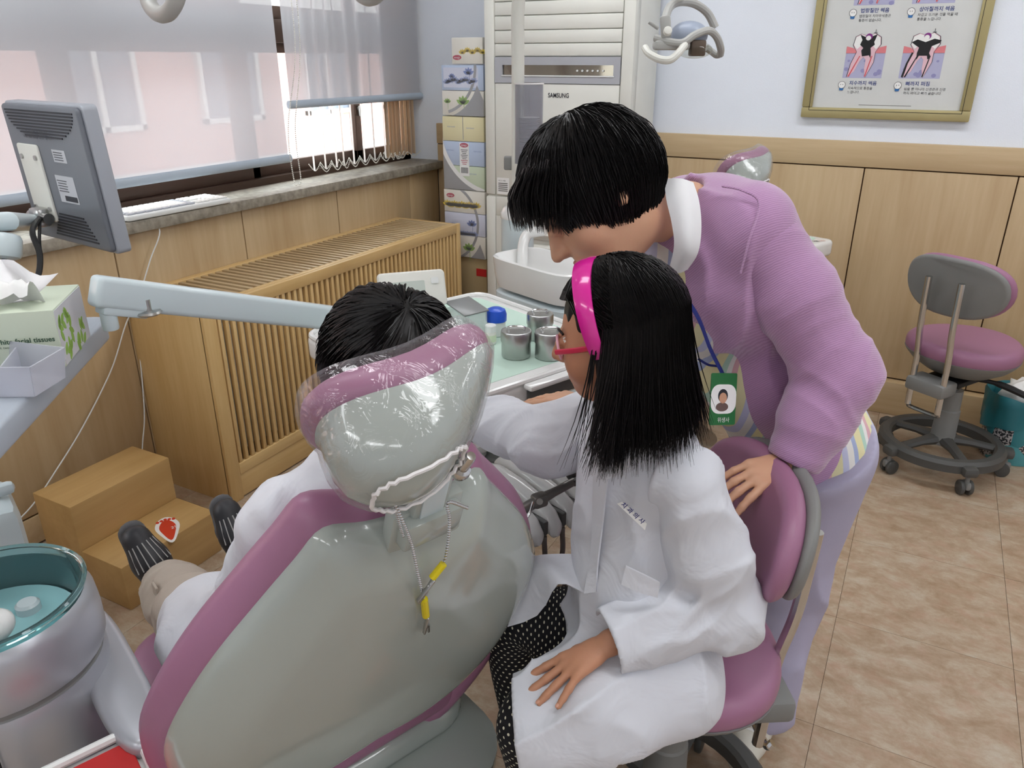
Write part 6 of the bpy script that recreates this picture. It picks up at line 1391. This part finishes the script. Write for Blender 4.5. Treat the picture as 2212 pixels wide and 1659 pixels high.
S = SDF(np.min([wH, wLa, wRa, wRw, wLs, wP], 0)-.16, np.max([wH, wLe, wRa, wP, wRs, wN], 0)+.17, .0046)
PW_ = head(S, wH, wf, wt, 1.06)
S.chain([wH-wt*.065-wf*.015, wH*.45+wN*.55+wf*.004, wN], [.05, .05, .056], k=.025); S.chain([wLs, wN+(wC-wN)*.45, wRs], [.045, .055, .045], k=.04); S.chain([wC, wW, wP], [.066, .055, .052], k=.04, flat=lat, q=1.3)
S.chain([wLs, wLe, wLw], [.044, .036, .025], k=.01); S.chain([wRs, wRe, wRw], [.044, .036, .025], k=.01)
for h_, k_, an in ((wLh-sp_d*.06, wLk, wLa), (wRh-sp_d*.06, wRk, wRa)): S.cap(wP, .05, h_, .05, k=.02); S.chain([h_, k_, an], [.06, .05, .038], k=.02); S.cap(an, .034, an+(-R_*.6-Fh*.6)*.12-z_*.045, .022, k=.02)
nl = MB(); hd = unit(dp(1600, 1042, 1.315)-wLw); hn_ = unit(U_*.75-F_*.55+R_*.1); hand(S, wLw+hd*.014, hd, hn_, 1 if np.cross(hd, hn_)@U_ < 0 else -1, .98, curl=(.22, .24, .26, .3), splay=(.18, .05, -.08, -.2), tang=.7, nails=nl)
hd2 = unit(pz(1180, 858, .845)-wRw); hand(S, wRw+hd2*.01, hd2, z_, -1, .98, curl=(.12, .12, .12, .15), nails=nl)
S.build('body', M['skin'], wm, relax=1); nl.build('fingernails', pm('nail_pale', (226, 184, 164), .25), wm); face_parts(PW_, wm, 1.06)
# cardigan torso and sleeves
def torso(S, dx, g):
    S.ell(wC+frn*dx, (.165*g, .118*g, .17), lat, sp_d, k=.02); S.ell(wW+frn*dx, (.142*g, .105*g, .16), lat, sp_d, k=.05); S.ell(wP+frn*dx*.6, (.165*g, .122*g, .12), lat, sp_d, k=.05)
lo_, hi_ = np.min([wN, wP, wC, wLs, wRs], 0)-.2, np.max([wN, wP, wC, wLs, wRs], 0)+.2
S = SDF(lo_, hi_, .0048); torso(S, .032, 1); S.chain([wLs+U_*.004, wN*.55+wC*.45+U_*.012, wRs], [.066, .075, .066], k=.06); S.chain([wN*.75+wC*.25+frn*-.03, wLs], [.052, .06], k=.05)
S.fold(lambda P: .009*ridge(((P-wC)@sp_d)*9+((P-wC)@frn)*26+5*vnoise(P*6, 3), 1.6)*np.clip(((P-wC)@frn+.06)/.08, 0, 1)-.002+.004*(vnoise(P*9, 5)-.5))
S.plane(wP-sp_d*.045+frn*.0, -sp_d+frn*.12, k=.006)
S.cap(wN+wt*.03, .054, wN-wf*0+sp_d*.12, .058, k=.006, op='sub')
S.build('cardigan', M['cardigan'], wm, relax=1)
S = SDF(lo_-.05, hi_+.05, .0055); torso(S, .062, .84); S.ell(wP-sp_d*.03, (.172, .128, .11), lat, sp_d, k=.03); S.fold(folds(sp_d, 18, .004, 4)); S.plane(wP-sp_d*.085, -sp_d+frn*.12); S.cap(wN+wt*.04, .055, wN+sp_d*.1, .06, k=.006, op='sub'); S.build('blouse', M['blouse'], wm, relax=1)
sleeve([wLs-sp_d*.0, wLs*.55+wLe*.45+R_*.006, wLe+R_*.006, wLe*.5+wLw*.5+R_*.008, wLw+unit(wLw-wLe)*.006], [.071, .068, .066, .061, .047], .012, 70, 2, .036, wm, 'cardigan_sleeve', M['cardigan'], .0045, 8, .3)
sleeve([wRs, wRs*.5+wRe*.5, wRe, wRw-unit(wRw-wRe)*.03], [.068, .062, .056, .042], .01, 30, 4, .034, wm, 'cardigan_sleeve', M['cardigan'], .0055, 14, .4)
# armhole seam
MB().tube(smoothpath([dp(1560, 402, 1.225), dp(1605, 412, 1.2), dp(1640, 440, 1.195), dp(1618, 520, 1.195), dp(1600, 590, 1.215)], 5), .0018, 5).build('cardigan_seam', M['cardigan'], wm)
# collar of the blouse
sheet([[dp(1436, 388, 1.24), dp(1440, 430, 1.215), dp(1452, 480, 1.205), dp(1458, 530, 1.21), dp(1446, 584, 1.24)], [dp(1470, 388, 1.225), dp(1478, 430, 1.198), dp(1486, 485, 1.188), dp(1484, 540, 1.195), dp(1466, 588, 1.23)], [dp(1496, 396, 1.235), dp(1508, 435, 1.212), dp(1513, 490, 1.2), dp(1506, 545, 1.205), dp(1484, 580, 1.235)]], .0022, 5).build('collar', M['collar'], wm, 80)
sheet([[dp(1360, 552, 1.36), dp(1390, 560, 1.38), dp(1420, 590, 1.36)], [dp(1356, 532, 1.40), dp(1392, 535, 1.43), dp(1432, 560, 1.42)]], .002, 4).build('collar', M['collar'], wm, 80)
# lanyard and badge
M['blue'] = pm('navy_lanyard', (36, 48, 120), .6)
ld = thing('id_badge', 'green and white photo badge on a navy lanyard round the woman\'s neck', 'badge', dp(1570, 850, 1.36))
MB().tube(smoothpath([dp(1452, 585, 1.29), dp(1480, 640, 1.28), dp(1510, 690, 1.30), dp(1535, 755, 1.345), dp(1560, 805, 1.37)], 6), .005, 6, flat=.3).build('strap', M['blue'], ld)
MB().tube(smoothpath([dp(1508, 775, 1.385), dp(1530, 788, 1.38), dp(1552, 792, 1.375), dp(1562, 806, 1.37)], 5), .005, 6, flat=.3).build('strap', M['blue'], ld)
bo = dp(1562, 862, 1.355); bx_ = unit(dp(1592, 838, 1.37)-dp(1538, 838, 1.345)); by_ = unit(U_*.95+R_*.16); bn = np.cross(bx_, by_); by_ = np.cross(bn, bx_)
MB().slab(rrect(.058, .092, .003), bo, bx_, by_, -.001, .001).build('card', cmat('badge_green', (40, 110, 60)), ld)
MB().slab(rrect(.057, .052, .018), bo, bx_, by_, .001, .0014).build('white_field', M['paper'], ld)
MB().slab(superell(.011, .012, 2, 18), bo-bx_*.002+by_*.006, bx_, by_, .0014, .0018).build('portrait_hair', M['ink'], ld); MB().slab(superell(.0085, .0095, 2, 18), bo-bx_*.002+by_*.002, bx_, by_, .0018, .0022).build('portrait_face', M['skin'], ld); MB().slab(superell(.014, .008, 2, 18), bo-bx_*.003-by_*.014, bx_, by_, .0014, .0018).build('portrait_chest', cmat('brown_cloth', (110, 90, 84)), ld)
text('badge_print', '위생사', M['paper'], ld, bo-by_*.041-bx_*.012+bn*.0012, bx_, by_, .01)
# trousers and shoes
S = SDF(np.min([wLa, wRa, wP], 0)-.14, np.max([wLa, wRa, wP, wLk], 0)+.16, .006)
S.ell(wP-sp_d*.02, (.165, .125, .12), lat, sp_d, k=.02)
for h_, k_, an in ((wLh, wLk, wLa), (wRh, wRk, wRa)): S.chain([h_, k_, an], [.112, .088, .07], k=.03)
S.fold(lambda P: .012*ridge(P@unit(lat+R_*.5)*22+P[:, 2]*7+5*vnoise(P*5, 2), 1.6)*np.clip((.85-P[:, 2])/.2, .2, 1)-.003); S.plane((0, 0, .055), (0, 0, -1)); S.plane(wP+sp_d*.0, sp_d); S.build('trousers', M['lilac'], wm, relax=1)
for an in (wLa, wRa):
    fd = unit(-R_*.55-Fh*.8); fd[2] = 0; fd = unit(fd); ba = A3(an[0], an[1], .05)-fd*.02; SS = SDF(ba-A3(.2, .2, .06), ba+A3(.2, .2, .1), .005)
    SS.cap(ba-fd*.03, .042, ba+fd*.1-z_*.008, .038, k=.01).cap(ba+fd*.1-z_*.008, .038, ba+fd*.16-z_*.018, .03, k=.01).cap(ba+z_*.02, .042, ba+z_*.05, .04, k=.02); SS.plane((0, 0, .006), (0, 0, -1)); sh = SS.build('shoe', pm('white_sneaker', (214, 210, 198), .6), wm)
    sv = np.cross(z_, fd)
    for q in range(5): MB().tube([ba+fd*(.05+.014*q)-sv*.02+z_*(.034-.002*q), ba+fd*(.05+.014*q)+z_*(.04-.002*q), ba+fd*(.05+.014*q)+sv*.02+z_*(.034-.002*q)], .003, 6).build('lace', M['paper'], sh)
# hair
S = SDF(wHh-.2, wHh+.2, .0046); S.ell(wHh+wt*.01-wf*.012, (.096, .107, .102), wl_, wt); S.ell(wHh-wt*.02-wf*.05, (.082, .06, .08), wl_, wt, k=.03)
S.ell(wH+wf*.10-wt*.045, (.1, .075, .095), wl_, wt, k=.015, op='sub'); S.fold(folds(z_, 50, .004, 6, .15)); S.build('hair', M['hair'], wm, relax=1)
zlow = dp(1250, 492, 1.26)[2]
shorthair(wm, wHh+wt*.006-wf*.012, wf, wt, 1, 6000, 33, .104, .117, .111, z_*.85-R_*.35+F_*.1, lambda x, y, z, p, rn: p[2] < zlow-.02+.05*rn.rand()**2 or (y > .8 and z < .3), jit=.006, r0=.0012)
pa = []
for i in range(700):     # fringe falling forward past the brow
    a = RN.rand(); d0 = RN.uniform(-.09, .05); b0 = dp(1122+110*a, 368-50*a+25*RN.rand(), 1.25+d0)
    e0 = dp(1108+120*a+RN.uniform(-8, 14), 455+45*RN.rand()**.7+10*a, 1.25+d0); pa.append(smoothpath([b0, (b0+e0)/2-R_*.012*(1-a), e0], 4))
strands(m := MB(), pa, .0011); tag(m.build('hair_fringe', M['hair'], wm, 0), kind='stuff')
